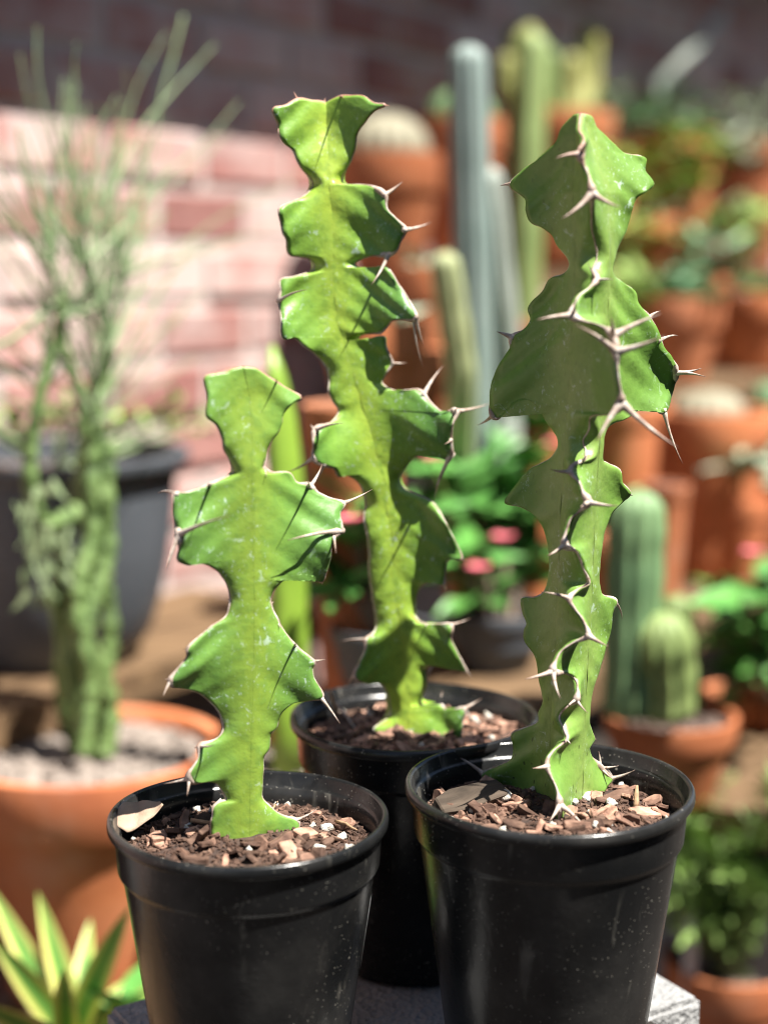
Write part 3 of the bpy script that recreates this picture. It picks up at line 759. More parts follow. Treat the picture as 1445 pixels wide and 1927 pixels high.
for a in [((1092,290),(1044,298),-.006,.0024,'middle'),((1094,288),(1106,262),-.014,.0021,'middle'),((1113,362),(1055,412),-.010,.0027,'middle'),((1113,362),(1167,390),-.010,.0026,'middle'),((1122,527),(1106,495),-.004,.0013,'middle'),((1122,527),(1153,526),-.006,.0016,'middle'),
          ((1077,593),(1009,602),-.008,.0026,'middle'),((1077,593),(1083,560),-.016,.0018,'middle'),((1159,662),(1082,611),-.012,.0027,'middle'),((1159,662),(1250,632),-.010,.0029,'middle'),((1150,632),(1147,594),-.016,.0024,'middle'),((1152,634),(1243,590),.004,.0029,'middle'),
          ((1168,757),(1122,833),-.012,.0031,'middle'),((1168,757),(1277,843),-.010,.0029,'middle'),((1250,774),(1284,872),-.006,.0017,'right'),((1220,598),(1242,585),.008,.0017,'right'),((1240,640),(1275,632),.030,.0015,'right'),((1270,702),(1319,693),-.004,.0024,'right'),((1270,702),(1327,709),-.012,.0022,'right'),
          ((962,347),(941,350),.006,.0017,'left'),((964,635),(934,624),.0,.0026,'left'),((930,780),(898,800),.03,.0018,'left'),((930,782),(936,790),-.004,.0014,'left'),((1226,347),(1231,345),.006,.0009,'right'),
          ((1072,887),(1035,883),-.008,.0018,'middle'),((1094,868),(1103,857),-.004,.0015,'middle'),((1106,945),(1162,952),-.010,.0023,'middle'),((1106,945),(1092,954),-.012,.0022,'middle'),((1062,1024),(1029,1046),-.008,.0022,'middle'),((1062,1024),(1088,1040),-.008,.0018,'middle'),
          ((1071,1126),(1022,1114),-.006,.0020,'middle'),((1107,1097),(1104,1086),-.006,.0012,'middle'),((1106,1196),(1143,1216),-.010,.0024,'middle'),((1040,1263),(987,1278),-.010,.0024,'middle'),((1040,1263),(1054,1314),-.014,.0021,'middle'),((1084,1316),(1062,1335),-.008,.0014,'middle'),((1084,1316),(1106,1342),-.008,.0014,'middle'),
          ((1066,1392),(1074,1400),-.005,.0010,'middle'),((1029,1442),(1001,1446),-.008,.0021,'middle'),((1053,1515),(1033,1546),-.012,.0024,'middle'),((1053,1515),(1102,1558),-.010,.0024,'middle'),
          ((1184,928),(1190,933),.004,.0012,'right'),((1165,887),(1166,882),.004,.0012,'right'),((1156,1131),(1159,1129),.004,.0011,'right'),((1156,1131),(1170,1166),.024,.0011,'right'),((1116,1390),(1122,1391),.002,.0009,'right'),((1129,1445),(1126,1414),.004,.0014,'right'),((1129,1445),(1164,1441),.0,.0015,'right'),((1129,1445),(1155,1468),-.006,.0013,'right'),((1149,1465),(1194,1449),-.004,.0017,'right'),
          ((912,1458),(862,1424),.006,.0018,'left'),((965,1382),(960,1380),.004,.0010,'left'),((1023,1118),(1018,1112),.004,.0011,'left')]:
    CR.spine(a[0], a[1], a[2], a[3], a[4])
CR.finish()

soil('l', 'brown bark potting mix around the broad cactus with the flat dry leaf on it', 100, 20, [(cl.x, cl.y, .012)])
soil('r', 'dark bark potting mix with white perlite and a grey wood slab on it', 100, 34, [(cr_.x + .008, cr_.y + .018, .014), (cr_.x + .01, cr_.y - .02, .006)])
soil('b', 'reddish bark potting mix around the tall yellow-green cactus', 80, 14, [(cb.x, cb.y, .014)])

# dry leaf on the left pot
def bent_sheet(name, pts2, mat, mw, lift, label, cat, th=.0006):
    bm = bmesh.new(); vs_ = [bm.verts.new((x, y, 0)) for x, y in pts2]; bm.faces.new(vs_)
    bmesh.ops.triangulate(bm, faces=bm.faces[:]); bmesh.ops.subdivide_edges(bm, edges=bm.edges[:], cuts=5, use_grid_fill=True)
    for v in bm.verts: v.co.z = lift(v.co.x, v.co.y)
    g_ = bmesh.ops.extrude_face_region(bm, geom=bm.faces[:])
    for v in [x for x in g_['geom'] if isinstance(x, bmesh.types.BMVert)]: v.co.z += th
    bmesh.ops.recalc_face_normals(bm, faces=bm.faces[:])
    me = bpy.data.meshes.new(name); bm.to_mesh(me); bm.free(); me.shade_smooth()
    o = link_mesh(name, me, MAT[mat], None, mw); tag(o, label, cat); return o
p = at_z(264, 1546, ZR['l'] - .008)
bent_sheet('dry_leaf', [(-.013,-.008),(-.014,.001),(-.010,.008),(0,.0105),(.011,.009),(.0135,.0055),(.008,-.001),(.002,-.006),(-.006,-.011)], 'dry_leaf',
           Matrix.Translation(p + Vector((0, 0, .003))) @ Matrix.Rotation(R(38), 4, 'X'), lambda x, y: .003 * (x / .013) ** 2 + 14 * max(0, (x - .004)) * max(0, -(y - .006)) + .0008 * math.sin(x * 500), 'tan curled dry leaf lying at the edge of the soil', 'leaf')
# grey wood slab in the right pot
p = at_z(885, 1503, ZR['r'] - .013)
o = link_mesh('wood_slab', chip_mesh(.042, .026, .006, 'wood_slab', 'grey_wood'), None, None, Matrix.Translation(p) @ Matrix.Rotation(R(24), 4, 'Z') @ Matrix.Rotation(R(8), 4, 'X'))
tag(o, 'weathered grey slab of wood lying on dark soil beside the cactus', 'wood')
def twig(key, a, b, r, z1, z2, label, mat='twig', name='dry_twig'):
    ZRIM = ZR[key]
    A = at_z(a[0], a[1], ZRIM + z1); B = at_z(b[0], b[1], ZRIM + z2); mid = A.lerp(B, .5) + Vector((0, 0, .001))
    mb = MB(); mb.tube([A, A.lerp(B, .25) + Vector((.0004, 0, .0004)), mid, A.lerp(B, .75), B], [r, r * .95, r * .85, r * .7, r * .4], 7)
    o = mb.obj(name, MAT[mat], origin=A); tag(o, label, 'twig'); return o
twig('l', (487,1560), (523,1508), .0010, -.012, -.004, 'thin brown twig leaning on the foot of the broad cactus')
twig('l', (360,1543), (470,1566), .0013, -.008, -.010, 'flat pale twig lying along the soil in front of the broad cactus')
twig('l', (632,1545), (672,1562), .0011, -.012, -.011, 'short orange twig lying on soil near the rim of the leaf pot')
twig('b', (635,1352), (620,1296), .0017, -.012, .010, 'brown stick standing in the soil of the rear black pot')
twig('b', (630,1322), (676,1380), .0011, -.002, -.012, 'grey shed spine slanting into the soil of the rear black pot', 'horn', 'shed_spine')
twig('r', (1195,1520), (1198,1478), .0018, -.016, -.006, 'stubby brown stick standing in the soil beside white perlite')

# ---- concrete blocks under the pots
BC = Vector((.207, .930)); ba = Vector((-.853, -.522)); bb = Vector((-.522, .853))
BROT = math.atan2(ba.y, ba.x)
def concrete_block(a0, b0, ztop, label):
    L, Wd, H = .335, .19, .19
    ctr = BC + ba * (a0 + L / 2) + bb * (b0 + Wd / 2)
    bm = bmesh.new(); bmesh.ops.create_cube(bm, size=1.0)
    for v in bm.verts: v.co.x *= L; v.co.y *= Wd; v.co.z *= H
    bmesh.ops.bevel(bm, geom=bm.edges[:], offset=.004, segments=2, affect='EDGES')
    bmesh.ops.subdivide_edges(bm, edges=[e for e in bm.edges if e.calc_length() > .05], cuts=10, use_grid_fill=True)
    for v in bm.verts:
        v.co += Vector((noise.noise(v.co * 30), noise.noise(v.co * 30 + Vector((5, 0, 0))), .5 * noise.noise(v.co * 30 + Vector((0, 7, 0))))) * .0016
    me = bpy.data.meshes.new('concrete_block'); bm.to_mesh(me); bm.free(); me.shade_smooth(); me.set_sharp_from_angle(angle=R(40))
    o = link_mesh('concrete_block', me, MAT['concrete'], None, Matrix.Translation((ctr.x, ctr.y, ztop - H / 2 - .0006)) @ Matrix.Rotation(BROT, 4, 'Z'))
    tag(o, label, 'block', 'stacked concrete blocks under the black pots'); return o
for k, w in enumerate(('topmost', 'middle', 'lowest')):
    concrete_block(0, 0, ZBLK - k * .19, 'rough grey concrete block, %s of the stack under the rear black pot' % w)

ctr = BC + ba * .20 + bb * -.0485  # unseen dark timber prop, chosen over pale concrete to keep pot reflections dark
for k, w in enumerate(('topmost', 'second', 'third', 'lowest')):
    h = .1425
    o = MB().box((ctr.x, ctr.y, ZBLK - h / 2 - k * h - .0006), (.30, .086, h - .0006), BROT).obj('added_dark_beam', MAT['dark_prop'], smooth=False, origin=(ctr.x, ctr.y, ZBLK - k * h))
    tag(o, 'added unseen dark timber beam, %s of the pile in front of the concrete blocks' % w, 'beam', 'added timber beams piled under the zigzag cactus pot')
# ================================================================== benches behind
def bench(name, label, s0, s1, q0, q1, ztop, nplank, legs=True, zb=0.0):
    root = empty(name, WP((s0 + s1) / 2, (q0 + q1) / 2, 0), WROT); tag(root, label, 'bench')
    w = (q1 - q0) / nplank
    for k in range(nplank):
        MB().box(WP((s0 + s1) / 2 + rnd.uniform(-.01, .01), q0 + w * (k + .5), ztop - .019 - rnd.uniform(0, .001)), (s1 - s0, w - .008, .038), WROT + rnd.uniform(-.002, .002)).obj('plank', MAT['plank'], root, smooth=False, origin=WP((s0 + s1) / 2, q0 + w * (k + .5), ztop))
    nl = max(2, int((s1 - s0) / .9) + 1)
    for k in range(nl):
        s = s0 + .12 + (s1 - s0 - .24) * k / (nl - 1)
        h = ztop - .0395 - zb
        MB().box(WP(s, (q0 + q1) / 2, zb + h / 2), (.14, min(.19, q1 - q0 - .03), h), WROT).obj('block_leg', MAT['concrete'], root, smooth=False, origin=WP(s, (q0 + q1) / 2, zb))
    return root
ZT0, ZT1, ZT2, ZT3, ZTF = ZC - .73, ZC - .45, ZC - .20, ZC + .0, ZC - .57
bench('plank_bench', 'low plank bench carrying the charcoal tub beside the sunlit bricks', .45, 1.66, .06, .32, ZT1, 2)
bench('plank_bench', 'lowest plank bench under the wide terracotta pot with twisted green stems', .45, 1.62, .36, .66, ZT0, 2)
bench('plank_bench', 'highest plank shelf along the shaded bricks, crowded with terracotta pots', 2.02, 4.6, .03, .26, ZT3, 2)
bench('plank_bench', 'upper middle plank shelf with a row of terracotta pots', 1.66, 4.6, .275, .50, ZT2, 2)
bench('plank_bench', 'lower middle plank shelf under the pink-flowered plants', 1.27, 4.4, .515, .76, ZT1, 2)
bench('plank_bench', 'lowest plank shelf in front, under the ribbed cactus bowl', 1.52, 3.6, .775, 1.0, ZTF, 2)

# ================================================================== plants and pots behind
def leaf_mesh(L, w, cup=.25, name='leaf', mat='leaf', tip=.6):
    m = MB(); NL, NW = 7, 2; vv = []
    for i in range(NL + 1):
        t = i / NL
        ww = w / 2 * (math.sin(math.pi * min(1, t ** tip * .98 + .02)) ** .8 if 0 < t < 1 else .06)
        for j in range(-NW, NW + 1):
            x = j / NW
            vv.append((t * L, ww * x, cup * w * x * x * .5 - .35 * L * t * t * .5))
    ff = [(i*5+j, (i+1)*5+j, (i+1)*5+j+1, i*5+j+1) for i in range(NL) for j in range(4)]
    n0 = len(vv); vv += [(a, b_, c_ - w * .035) for a, b_, c_ in vv]
    ff += [tuple(n0 + i for i in reversed(f)) for f in ff]
    m.add(vv, ff); me = m.mesh(name); me.materials.append(MAT[mat]); return me
def aim(p, d, roll=0.0):
    d = Vector(d).normalized(); up = Vector((0, 0, 1))
    if abs(d.z) > .97: up = Vector((0, 1, 0))
    y = up.cross(d).normalized(); z = d.cross(y)
    m = Matrix((d, y, z)).transposed().to_4x4()
    return Matrix.Translation(p) @ m @ Matrix.Rotation(roll, 4, 'X')
def clay_pot(base, r, h, label, soil_lbl, mat='terracotta', soilmat='mulch', name='terracotta_pot', bowl=False, band=None, dip=.02, rbk=None):
    """pot with rim band; soil as its own object. base: centre of its foot"""
    band = band if band is not None else h * .26
    rb = r * (rbk or (.62 if not bowl else .55)); k = .91
    prof = [(0, 0), (rb * .95, 0), (rb, .003)]
    N = 7
    for i in range(1, N + 1):
        t = i / N
        z = .003 + (h - band - .003) * t
        rr = rb + (r * k - rb) * (t if not bowl else math.sin(t * math.pi / 2) ** .62)
        prof.append((rr, z))
    if band > 0:
        prof += [(r * .955, h - band + .001), (r * .97, h - band + .004), (r, h - .006), (r * .995, h - .001), (r * .97, h), (r * .90, h - .002), (r * .885, h - .01)]
    else:
        prof += [(r, h - .012), (r * 1.015, h - .006), (r * 1.01, h), (r * .95, h), (r * .93, h - .01)]
    prof += [(r * .86, h - dip - .02), (0, h - dip - .02)]
    b = MB(); b.lathe(prof, (0, 0, 0), 56)
    o = b.obj(name, MAT[mat], sharp=42); o.location = base; o.rotation_euler.z = rnd.uniform(0, 6)
    tag(o, label, 'pot')
    if soil_lbl:
        sb = MB(); NR, NA = 8, 40; vv = [(0, 0, .004)]
        rs = r * .885
        for i in range(1, NR + 1):
            for a_ in range(NA):
                a = a_ * 2 * math.pi / NA; q = rs * i / NR
                vv.append((q * math.cos(a), q * math.sin(a), .005 * noise.noise(Vector((q * math.cos(a) * 40 + base.x * 9, q * math.sin(a) * 40, base.y * 9)))))
        ff = [(0, 1 + k_, 1 + (k_ + 1) % NA) for k_ in range(NA)]
        for i in range(NR - 1):
            for k_ in range(NA):
                ff.append((1 + i*NA + k_, 1 + (i+1)*NA + k_, 1 + (i+1)*NA + (k_+1) % NA, 1 + i*NA + (k_+1) % NA))
        sb.add(vv, ff)
        for q in range(150):
            a = rnd.uniform(0, 6.28); rr = rs * .93 * math.sqrt(rnd.random()); g_ = rnd.uniform(.002, .006)
            sb.box((rr * math.cos(a), rr * math.sin(a), .001 + g_ * .3), (g_ * 1.4, g_ * 1.1, g_ * .9), rnd.uniform(0, 3), g_ * .25)
        so = sb.obj('soil_surface', MAT[soilmat], smooth=False); so.location = Vector(base) + Vector((0, 0, h - dip)); tag(so, soil_lbl, 'soil', kind='stuff')
    return o
def rib_column(pts, r, ribs, depth=.13, n=None):
    """points bottom to top; domed top"""
    n = n or ribs * 4
    m = MB(); P = catmull([tuple(p) for p in pts], .02)
    P = []
    q = [tuple(p) for p in pts]
    for i in range(len(q) - 1):
        a, b_ = Vector(q[i]), Vector(q[i + 1])
        for k in range(6): P.append(a.lerp(b_, k / 6))
    P.append(Vector(q[-1]))
    rr = [r * (.92 + .08 * min(1, i / 4)) * (1 + .03 * math.sin(i * 1.3)) for i in range(len(P))]
    top = P[-1]; d = (P[-1] - P[-2]).normalized()
    for k in range(1, 6):
        a = k / 5 * math.pi / 2; P.append(top + d * r * math.sin(a)); rr.append(max(.001, rr[len(q)] * math.cos(a)))
    m.tube(P, rr, n, None, ribs, depth)
    return m
def stick_cactus(name, label, base, stems, mat, cat='cactus', group=None):
    root = empty(name, base); tag(root, label, cat, group)
    for (pts, r, ribs, mt) in stems:
        rib_column(pts, r, ribs).obj('stem', MAT[mt or mat], root, origin=pts[0])
    return root
def leafy(name, label, base, tips, mesh, nleaf, stem_mat='stem_brown', stem_r=.004, spread=.5, flowers=(), sc=(.75, 1.2), up=.35, extra=None, cat='plant'):
    root = empty(name, base); tag(root, label, cat)
    for T in tips:
        T = Vector(T); b0 = Vector(base) + Vector((rnd.uniform(-.012, .012), rnd.uniform(-.012, .012), 0))
        mid = b0.lerp(T, .55) + Vector((rnd.uniform(-.01, .01), rnd.uniform(-.01, .01), .006))
        m = MB(); m.tube([b0, b0.lerp(mid, .5), mid, mid.lerp(T, .5), T], [stem_r, stem_r * .95, stem_r * .85, stem_r * .75, stem_r * .5], 7)
        m.obj('stem', MAT[stem_mat], root, origin=b0)
        a0 = rnd.uniform(0, 6)
        for k in range(nleaf):
            a = a0 + k * 2.4; e = up + rnd.uniform(-spread, spread)
            d = Vector((math.cos(a) * math.cos(e), math.sin(a) * math.cos(e), math.sin(e)))
            ms = mesh if not (extra and rnd.random() < .09) else extra
            p = T.lerp(mid, .5 * k / nleaf) + d * .002
            link_mesh('leaf', ms, None, root, aim(p, d, rnd.uniform(-.5, .5)) @ Matrix.Scale(rnd.uniform(*sc), 4))
    for F in flowers:
        F = Vector(F)
        tb = min(tips, key=lambda t: (Vector(t) - F).length)
        m = MB(); m.tube([Vector(tb), Vector(tb).lerp(F, .6) + Vector((0, 0, .004)), F], .0012, 5); fo = m.obj('flower', MAT['leaf_lime'], root, origin=tb)
        for k in range(4):
            a = k * 1.57 + .4
            link_mesh('bract', BRACT, None, fo, aim(F, (math.cos(a), math.sin(a), .55), 0) @ Matrix.Scale(1.15, 4))
    return root
BRACT = leaf_mesh(.014, .016, .2, 'bract', 'bract')
LEAF = leaf_mesh(.064, .036, .2); LEAF_S = leaf_mesh(.028, .015, .2)
LEAF_Y = leaf_mesh(.058, .030, .2, 'leaf', 'yellow_leaf')
LEAF_BL = leaf_mesh(.052, .026, .3, 'leaf', 'leaf_blue'); LEAF_LI = leaf_mesh(.056, .022, .3, 'leaf', 'leaf_lime'); LEAF_GR = leaf_mesh(.052, .020, .3, 'leaf', 'leaf_grey')
BIGLEAF = leaf_mesh(.066, .046, .2)

def foot(px, py_rim, q, z):
    """spot on a shelf of height z below the rim seen at that pixel"""
    p = on_q(px, py_rim, q); return Vector((p.x, p.y, z)), p.z - z

# ---- left: wide terracotta pot with twisted stems
QL = .40
rimc = on_q(165, 1398, QL)
tp = clay_pot(Vector((rimc.x, rimc.y, ZT0)), .140, rimc.z - ZT0, 'wide terracotta pot of pale grit on the lowest bench, holding twisted green stems', 'pale pumice grit topping the wide terracotta pot', soilmat='pumice', band=.062, dip=.016)
def qpts(L, q): return [on_q(x, y, q) for x, y in L]
root = empty('twisted_stem_succulent', (rimc.x, rimc.y, rimc.z - .02)); tag(root, 'tall twisting green succulent with thin upright twigs in the wide terracotta pot', 'succulent')
def limb(px, q, r0, r1, mat, part='stem', knob=.12, dq=0.0, n=9, ribs=3):
    P = catmull(px, 9); m = len(P); pts = []; rr = []
    for i, (x, y) in enumerate(P):
        t = i / max(1, m - 1)
        pts.append(on_q(x, y, q + dq * t)); rr.append((r0 + (r1 - r0) * t) * (1 + knob * math.sin(i * 1.1 + x)))
    b = MB(); b.tube(pts, rr, n if ribs < 2 else 12, None, ribs, .12 if ribs else 0); return b.obj(part, MAT[mat], root, origin=pts[0])
for px, dq_, r0, r1 in (([(172,1420),(150,1330),(138,1250),(152,1150),(182,1060),(196,960),(188,850)], .0, .010, .009), ([(196,1420),(208,1335),(182,1250),(150,1180),(150,1090),(176,1000),(172,880),(180,800)], .02, .0095, .0085),
        ([(142,1415),(126,1300),(118,1200),(112,1100),(128,1000),(150,930)], -.03, .009, .008), ([(205,1415),(190,1320),(205,1210),(200,1100),(165,1010),(155,900),(165,800)], -.012, .0085, .0075), ([(155,1420),(170,1300),(160,1200),(180,1120),(205,1030),(200,930),(205,830)], .03, .008, .007)):
    limb(px, QL + dq_, r0, r1, 'euph', knob=.22, ribs=4)
limb([(150,960),(90,985),(62,930),(60,850),(78,740),(108,640),(118,560)], QL + .01, .008, .004, 'euph', knob=.2, dq=.02)
limb([(185,860),(180,760),(205,660),(190,580),(158,500),(152,430),(168,340)], QL, .009, .0018, 'euph', knob=.25)
limb([(165,820),(150,740),(120,640),(110,560)], QL + .03, .006, .0024, 'euph', knob=.25)
limb([(205,660),(240,520),(262,420),(275,330),(258,270)], QL - .02, .004, .0012, 'twig_green', 'twig', knob=.2, ribs=0)
limb([(120,600),(95,500),(78,430),(48,330),(35,240)], QL + .03, .003, .0010, 'twig_green', 'twig', knob=.2, ribs=0)
limb([(275,330),(290,260),(300,200),(325,110),(345,30)], QL - .02, .0012, .0016, 'twig_green', 'twig', knob=.1, ribs=0)
limb([(118,560),(70,600),(20,640),(-30,660)], QL + .02, .003, .002, 'twig_green', 'twig', ribs=0)
limb([(60,850),(30,830),(-20,800)], QL, .005, .003, 'twig_green', 'twig', ribs=0)
for k in range(120):
    sx, sy = rnd.choice([(190,580),(158,500),(205,660),(120,600),(78,740),(152,430),(240,520),(95,500),(180,760),(178,800)])
    L = rnd.uniform(120, 460); a = rnd.gauss(R(88), .55)
    pts = [(sx, sy)]
    for j in range(1, 5):
        a += rnd.uniform(-.22, .22); pts.append((pts[-1][0] + math.cos(a) * L / 4, pts[-1][1] - math.sin(a) * L / 4))
    limb(pts, QL + rnd.uniform(-.05, .05), rnd.uniform(.0012, .0024), .0006, 'twig_green', 'twig', knob=.1, dq=rnd.uniform(-.05, .06), n=6, ribs=0)
TIPLEAF = leaf_mesh(.020, .008, .3, 'leaf', 'euph_grey')
for k in range(60):                      # hanging grey-green leafy tufts on the side branch
    p = on_q(rnd.gauss(85, 28), rnd.uniform(900, 1120), QL + rnd.uniform(-.01, .05))
    link_mesh('leaf', TIPLEAF, None, root, aim(p, (rnd.uniform(-.7, .7), rnd.uniform(-.7, .7), -1), rnd.uniform(0, 6)) @ Matrix.Scale(rnd.uniform(.7, 1.3), 4))
limb([(90,985),(85,1040),(78,1110)], QL + .02, .004, .002, 'euph_grey', 'twig', ribs=0)
limb([(62,930),(55,1000),(60,1060)], QL + .03, .004, .002, 'euph_grey', 'twig', ribs=0)
# ---- charcoal tub behind it with a low spreading plant
QT = .19
tubc = on_q(95, 850, QT)
clay_pot(Vector((tubc.x, tubc.y, ZT1)), .158, tubc.z - ZT1, 'big round charcoal plastic tub on the bench against the bricks', 'dark soil in the charcoal tub', 'grey_pot', 'mulch', 'plastic_tub', bowl=True, band=0, dip=.03, rbk=.58)
tips = [on_q(x, y, QT + dq) for x, y, dq in ((-40,800,.05),(20,790,.1),(80,770,0),(130,760,.1),(230,790,.05),(290,800,.0),(350,790,.05),(400,800,.02),(180,780,.12),(430,770,.0),(330,760,.1))]
leafy('tub_plant', 'low green small-leaved plant spilling over the rim of the charcoal tub', Vector((tubc.x, tubc.y, tubc.z - .03)), tips, leaf_mesh(.026, .011, .2, 'leaf', 'leaf_lime'), 9, 'twig_green', .003, spread=.7)

# ---- lime green column just behind the broad cactus
LY = 1.42
lc = at_y(540, 1452, LY)
clay_pot(Vector((lc.x, lc.y, 0)), .085, lc.z + .02, 'tall slim terracotta pot on the ground hidden behind the leaf pot', 'pale grit around the lime green blade', soilmat='pumice', band=.05, dip=.02)
LS = empty('lime_blade_succulent', (lc.x, lc.y, lc.z)); tag(LS, 'slim lime green blade standing behind the shortest cactus', 'succulent')
b_ = MB(); b_.tube([at_y(x, y, LY) for x, y in ((543,1475),(542,1350),(541,1200),(538,1050),(534,900),(526,790),(518,710),(512,650))], [.017, .018, .018, .017, .0165, .014, .0095, .002], 16, None, 3, .12)
b_.obj('blade', MAT['lime_stem'], LS, origin=lc)
# ---- striped agave at lower left
ac = at_y(140, 1960, 1.26)
clay_pot(Vector((ac.x, ac.y, .19)), .06, max(.08, ac.z - .19), 'small terracotta pot on a concrete block, holding the striped rosette', 'gritty soil under the striped rosette', band=.03, dip=.012)
mb = MB().box((ac.x, ac.y, .0947), (.39, .19, .1886), .6); o = mb.obj('concrete_block', MAT['concrete'], smooth=False); tag(o, 'plain grey concrete block lying on the ground under the striped rosette pot', 'block', None)
ag = empty('striped_agave', (ac.x, ac.y, ac.z - .01)); tag(ag, 'rosette of green leaves with cream yellow margins below the wide terracotta pot', 'succulent')
def agave_leaf(a, b, w, th):
    m = MB(); NL, NW = 14, 4; A = Vector(a); B = Vector(b); d = B - A; L = d.length
    sd = d.cross(Vector((0, -1, .35))).normalized(); nn = sd.cross(d).normalized(); vv = []; ss = []
    for sg in (1, -1):
        for i in range(NL + 1):
            t = i / NL; ww = w * (.55 + .45 * math.sin(min(1, t * 1.6) * math.pi / 2)) * (1 - t ** 2.6) + .0003
            for j in range(-NW, NW + 1):
                x = j / NW
                vv.append(A + d * t + Vector((0, 0, -.12 * L * t * t)) + sd * ww * x + nn * (.35 * ww * x * x + sg * th * (1 - x * x) * (1 - t)))
                ss.append(abs(x))
    q = 2 * NW + 1; n0 = (NL + 1) * q
    ff = [(i*q+j, i*q+j+1, (i+1)*q+j+1, (i+1)*q+j) for i in range(NL) for j in range(q - 1)]
    ff += [tuple(n0 + k for k in reversed(f)) for f in ff]
    m.add(vv, ff, s=ss); m.obj('leaf', MAT['agave'], ag, origin=A)
for (x, y, Y, w) in ((70,1640,1.20,.013),(245,1650,1.10,.014),(-20,1720,1.12,.014),(-60,1840,1.06,.014),(170,1700,1.24,.012),(120,1760,1.02,.013),(20,1760,1.2,.013),(230,1830,1.2,.011),(-30,1610,1.22,.012),(60,1850,1.0,.013),(330,1800,1.16,.010),(180,1900,1.0,.012)):
    Y += .10
    agave_leaf(Vector((ac.x, ac.y, ac.z - .012)) + Vector((rnd.uniform(-.008, .008), rnd.uniform(-.008, .008), 0)), at_y(x, y, Y), w, .003)
# small leafy filler at the foot
fc = at_y(245, 1905, 1.3)
leafy('ground_seedling', 'small round-leaved green plant beside the striped rosette', Vector((fc.x, fc.y, 0)), [at_y(245, 1880, 1.3), at_y(225, 1900, 1.28), at_y(270, 1915, 1.3)], BIGLEAF, 6, 'twig_green', .004)

# ---- middle: pink flowered plants on the lower middle shelf
LP = []
for px, py, q, r, lb in ((720, 1175, .64, .055, 'black plastic pot on the middle shelf under the leftmost pink-flowered plant'), (935, 1185, .65, .06, 'black plastic pot on the middle shelf under the bushiest pink-flowered plant')):
    p = on_q(px, py, q)
    clay_pot(Vector((p.x, p.y, ZT1)), r, max(.07, p.z - ZT1), lb, 'bark grit in the ' + lb.split(' on ')[0] + (' of the leftmost pink-flowered plant' if 'left' in lb else ' of the bushiest pink-flowered plant'), 'grey_pot', 'mulch', 'plastic_pot', band=.02, dip=.02)
    LP.append(p)
def oq(l, q): return [on_q(x, y, q + rnd.uniform(-.05, .05)) for x, y in l]
leafy('crown_of_thorns', 'green fleshy-leaved plant with pink flowers behind the foot of the leaning cactus', LP[0] - Vector((0, 0, .025)), oq([(655,1000),(670,1060),(640,1100),(690,940),(770,980)], .64), LEAF, 7, flowers=[on_q(655, 985, .70)])
leafy('crown_of_thorns', 'bushy green fleshy-leaved plant with pink flowers between the two tall winged cacti', LP[1] - Vector((0, 0, .025)), oq([(880,890),(940,870),(990,860),(905,960),(960,940),(1000,950),(870,1050),(930,1040),(980,1030),(895,1110),(1000,1090),(1030,880),(845,900)], .62), LEAF, 8, flowers=[on_q(815, 868, .66), on_q(945, 1018, .72), on_q(1040, 840, .64), on_q(900, 1075, .72)])

# ---- blue columns and others
BQ = .565
bp = on_q(905, 760, BQ)
clay_pot(Vector((bp.x, bp.y, ZT1)), .048, .10, 'slim terracotta pot on the lower middle shelf holding the clump of blue-grey columns', 'grit around the blue-grey columns')
b0 = Vector((bp.x, bp.y, ZT1 + .07))
def colpts(x0, x1, y1, q, b, spread): return [b + Vector((spread, 0, 0)), on_q(x0, 700, q), on_q(.5 * (x0 + x1), .5 * (700 + y1), q), on_q(x1, y1, q)]
stick_cactus('blue_column_cactus', 'clump of tall blue-grey ribbed columns between the two tall winged cacti', b0, [
    (colpts(894, 880, 118, BQ, b0, -.008), .0205, 9, None), (colpts(958, 918, 340, BQ + .01, b0, .024), .0165, 9, 'grey_cactus'), (colpts(868, 838, 500, BQ + .04, b0, -.03), .015, 8, 'pale_cactus'), (colpts(930, 905, 470, BQ - .03, b0, .012), .015, 8, 'grey_cactus')], 'blue_cactus')

# ---- top shelf pots
def shelf_pot(px, pyrim, q, z, r, lb, sl, **kw):
    b, h = foot(px, pyrim, q, z)
    if h < .05: h = .05
    clay_pot(b, r, h, lb, sl, **kw); return b + Vector((0, 0, h - kw.get('dip', .02)))
def globe(name, label, p, r, mat, ribs=16, squash=.85):
    b = MB(); vv = []; ff = []; n_ = ribs * 4; m = 14
    for i in range(m + 1):
        th = i / m * math.pi * .92 + .02
        for k in range(n_):
            a = k / n_ * 6.2832; rr = r * (1 + .07 * math.cos(ribs * a)) * math.sin(th)
            vv.append((p[0] + rr * math.cos(a), p[1] + rr * math.sin(a), p[2] + r * squash * (.55 + math.cos(th))))
    for i in range(m):
        for k in range(n_): ff.append((i*n_+k, (i+1)*n_+k, (i+1)*n_+(k+1) % n_, i*n_+(k+1) % n_))
    ff.append(tuple(range(n_))); b.add(vv, ff); o = b.obj(name, MAT[mat], origin=p); tag(o, label, 'cactus'); return o
t1 = shelf_pot(728, 290, .15, ZT3, .085, 'terracotta pot on the highest shelf holding the beige globe cactus', 'grit around the beige globe cactus', band=.06)
globe('globe_cactus', 'domed beige globe cactus in the terracotta pot beside the leaning cactus tip', t1, .062, 'globe')
t2 = shelf_pot(868, 225, .10, ZT3, .075, 'terracotta pot on the highest shelf behind the tall blue column', 'grit around the grey-green globe cactus', band=.06)
globe('globe_cactus', 'rounded grey-green globe cactus half hidden by the tall blue column', t2, .055, 'green_cactus')
t3 = shelf_pot(1050, 215, .11, ZT3, .110, 'wide terracotta pot on the highest shelf holding upright olive columns', 'grit around the upright olive columns', band=.06)
st = []
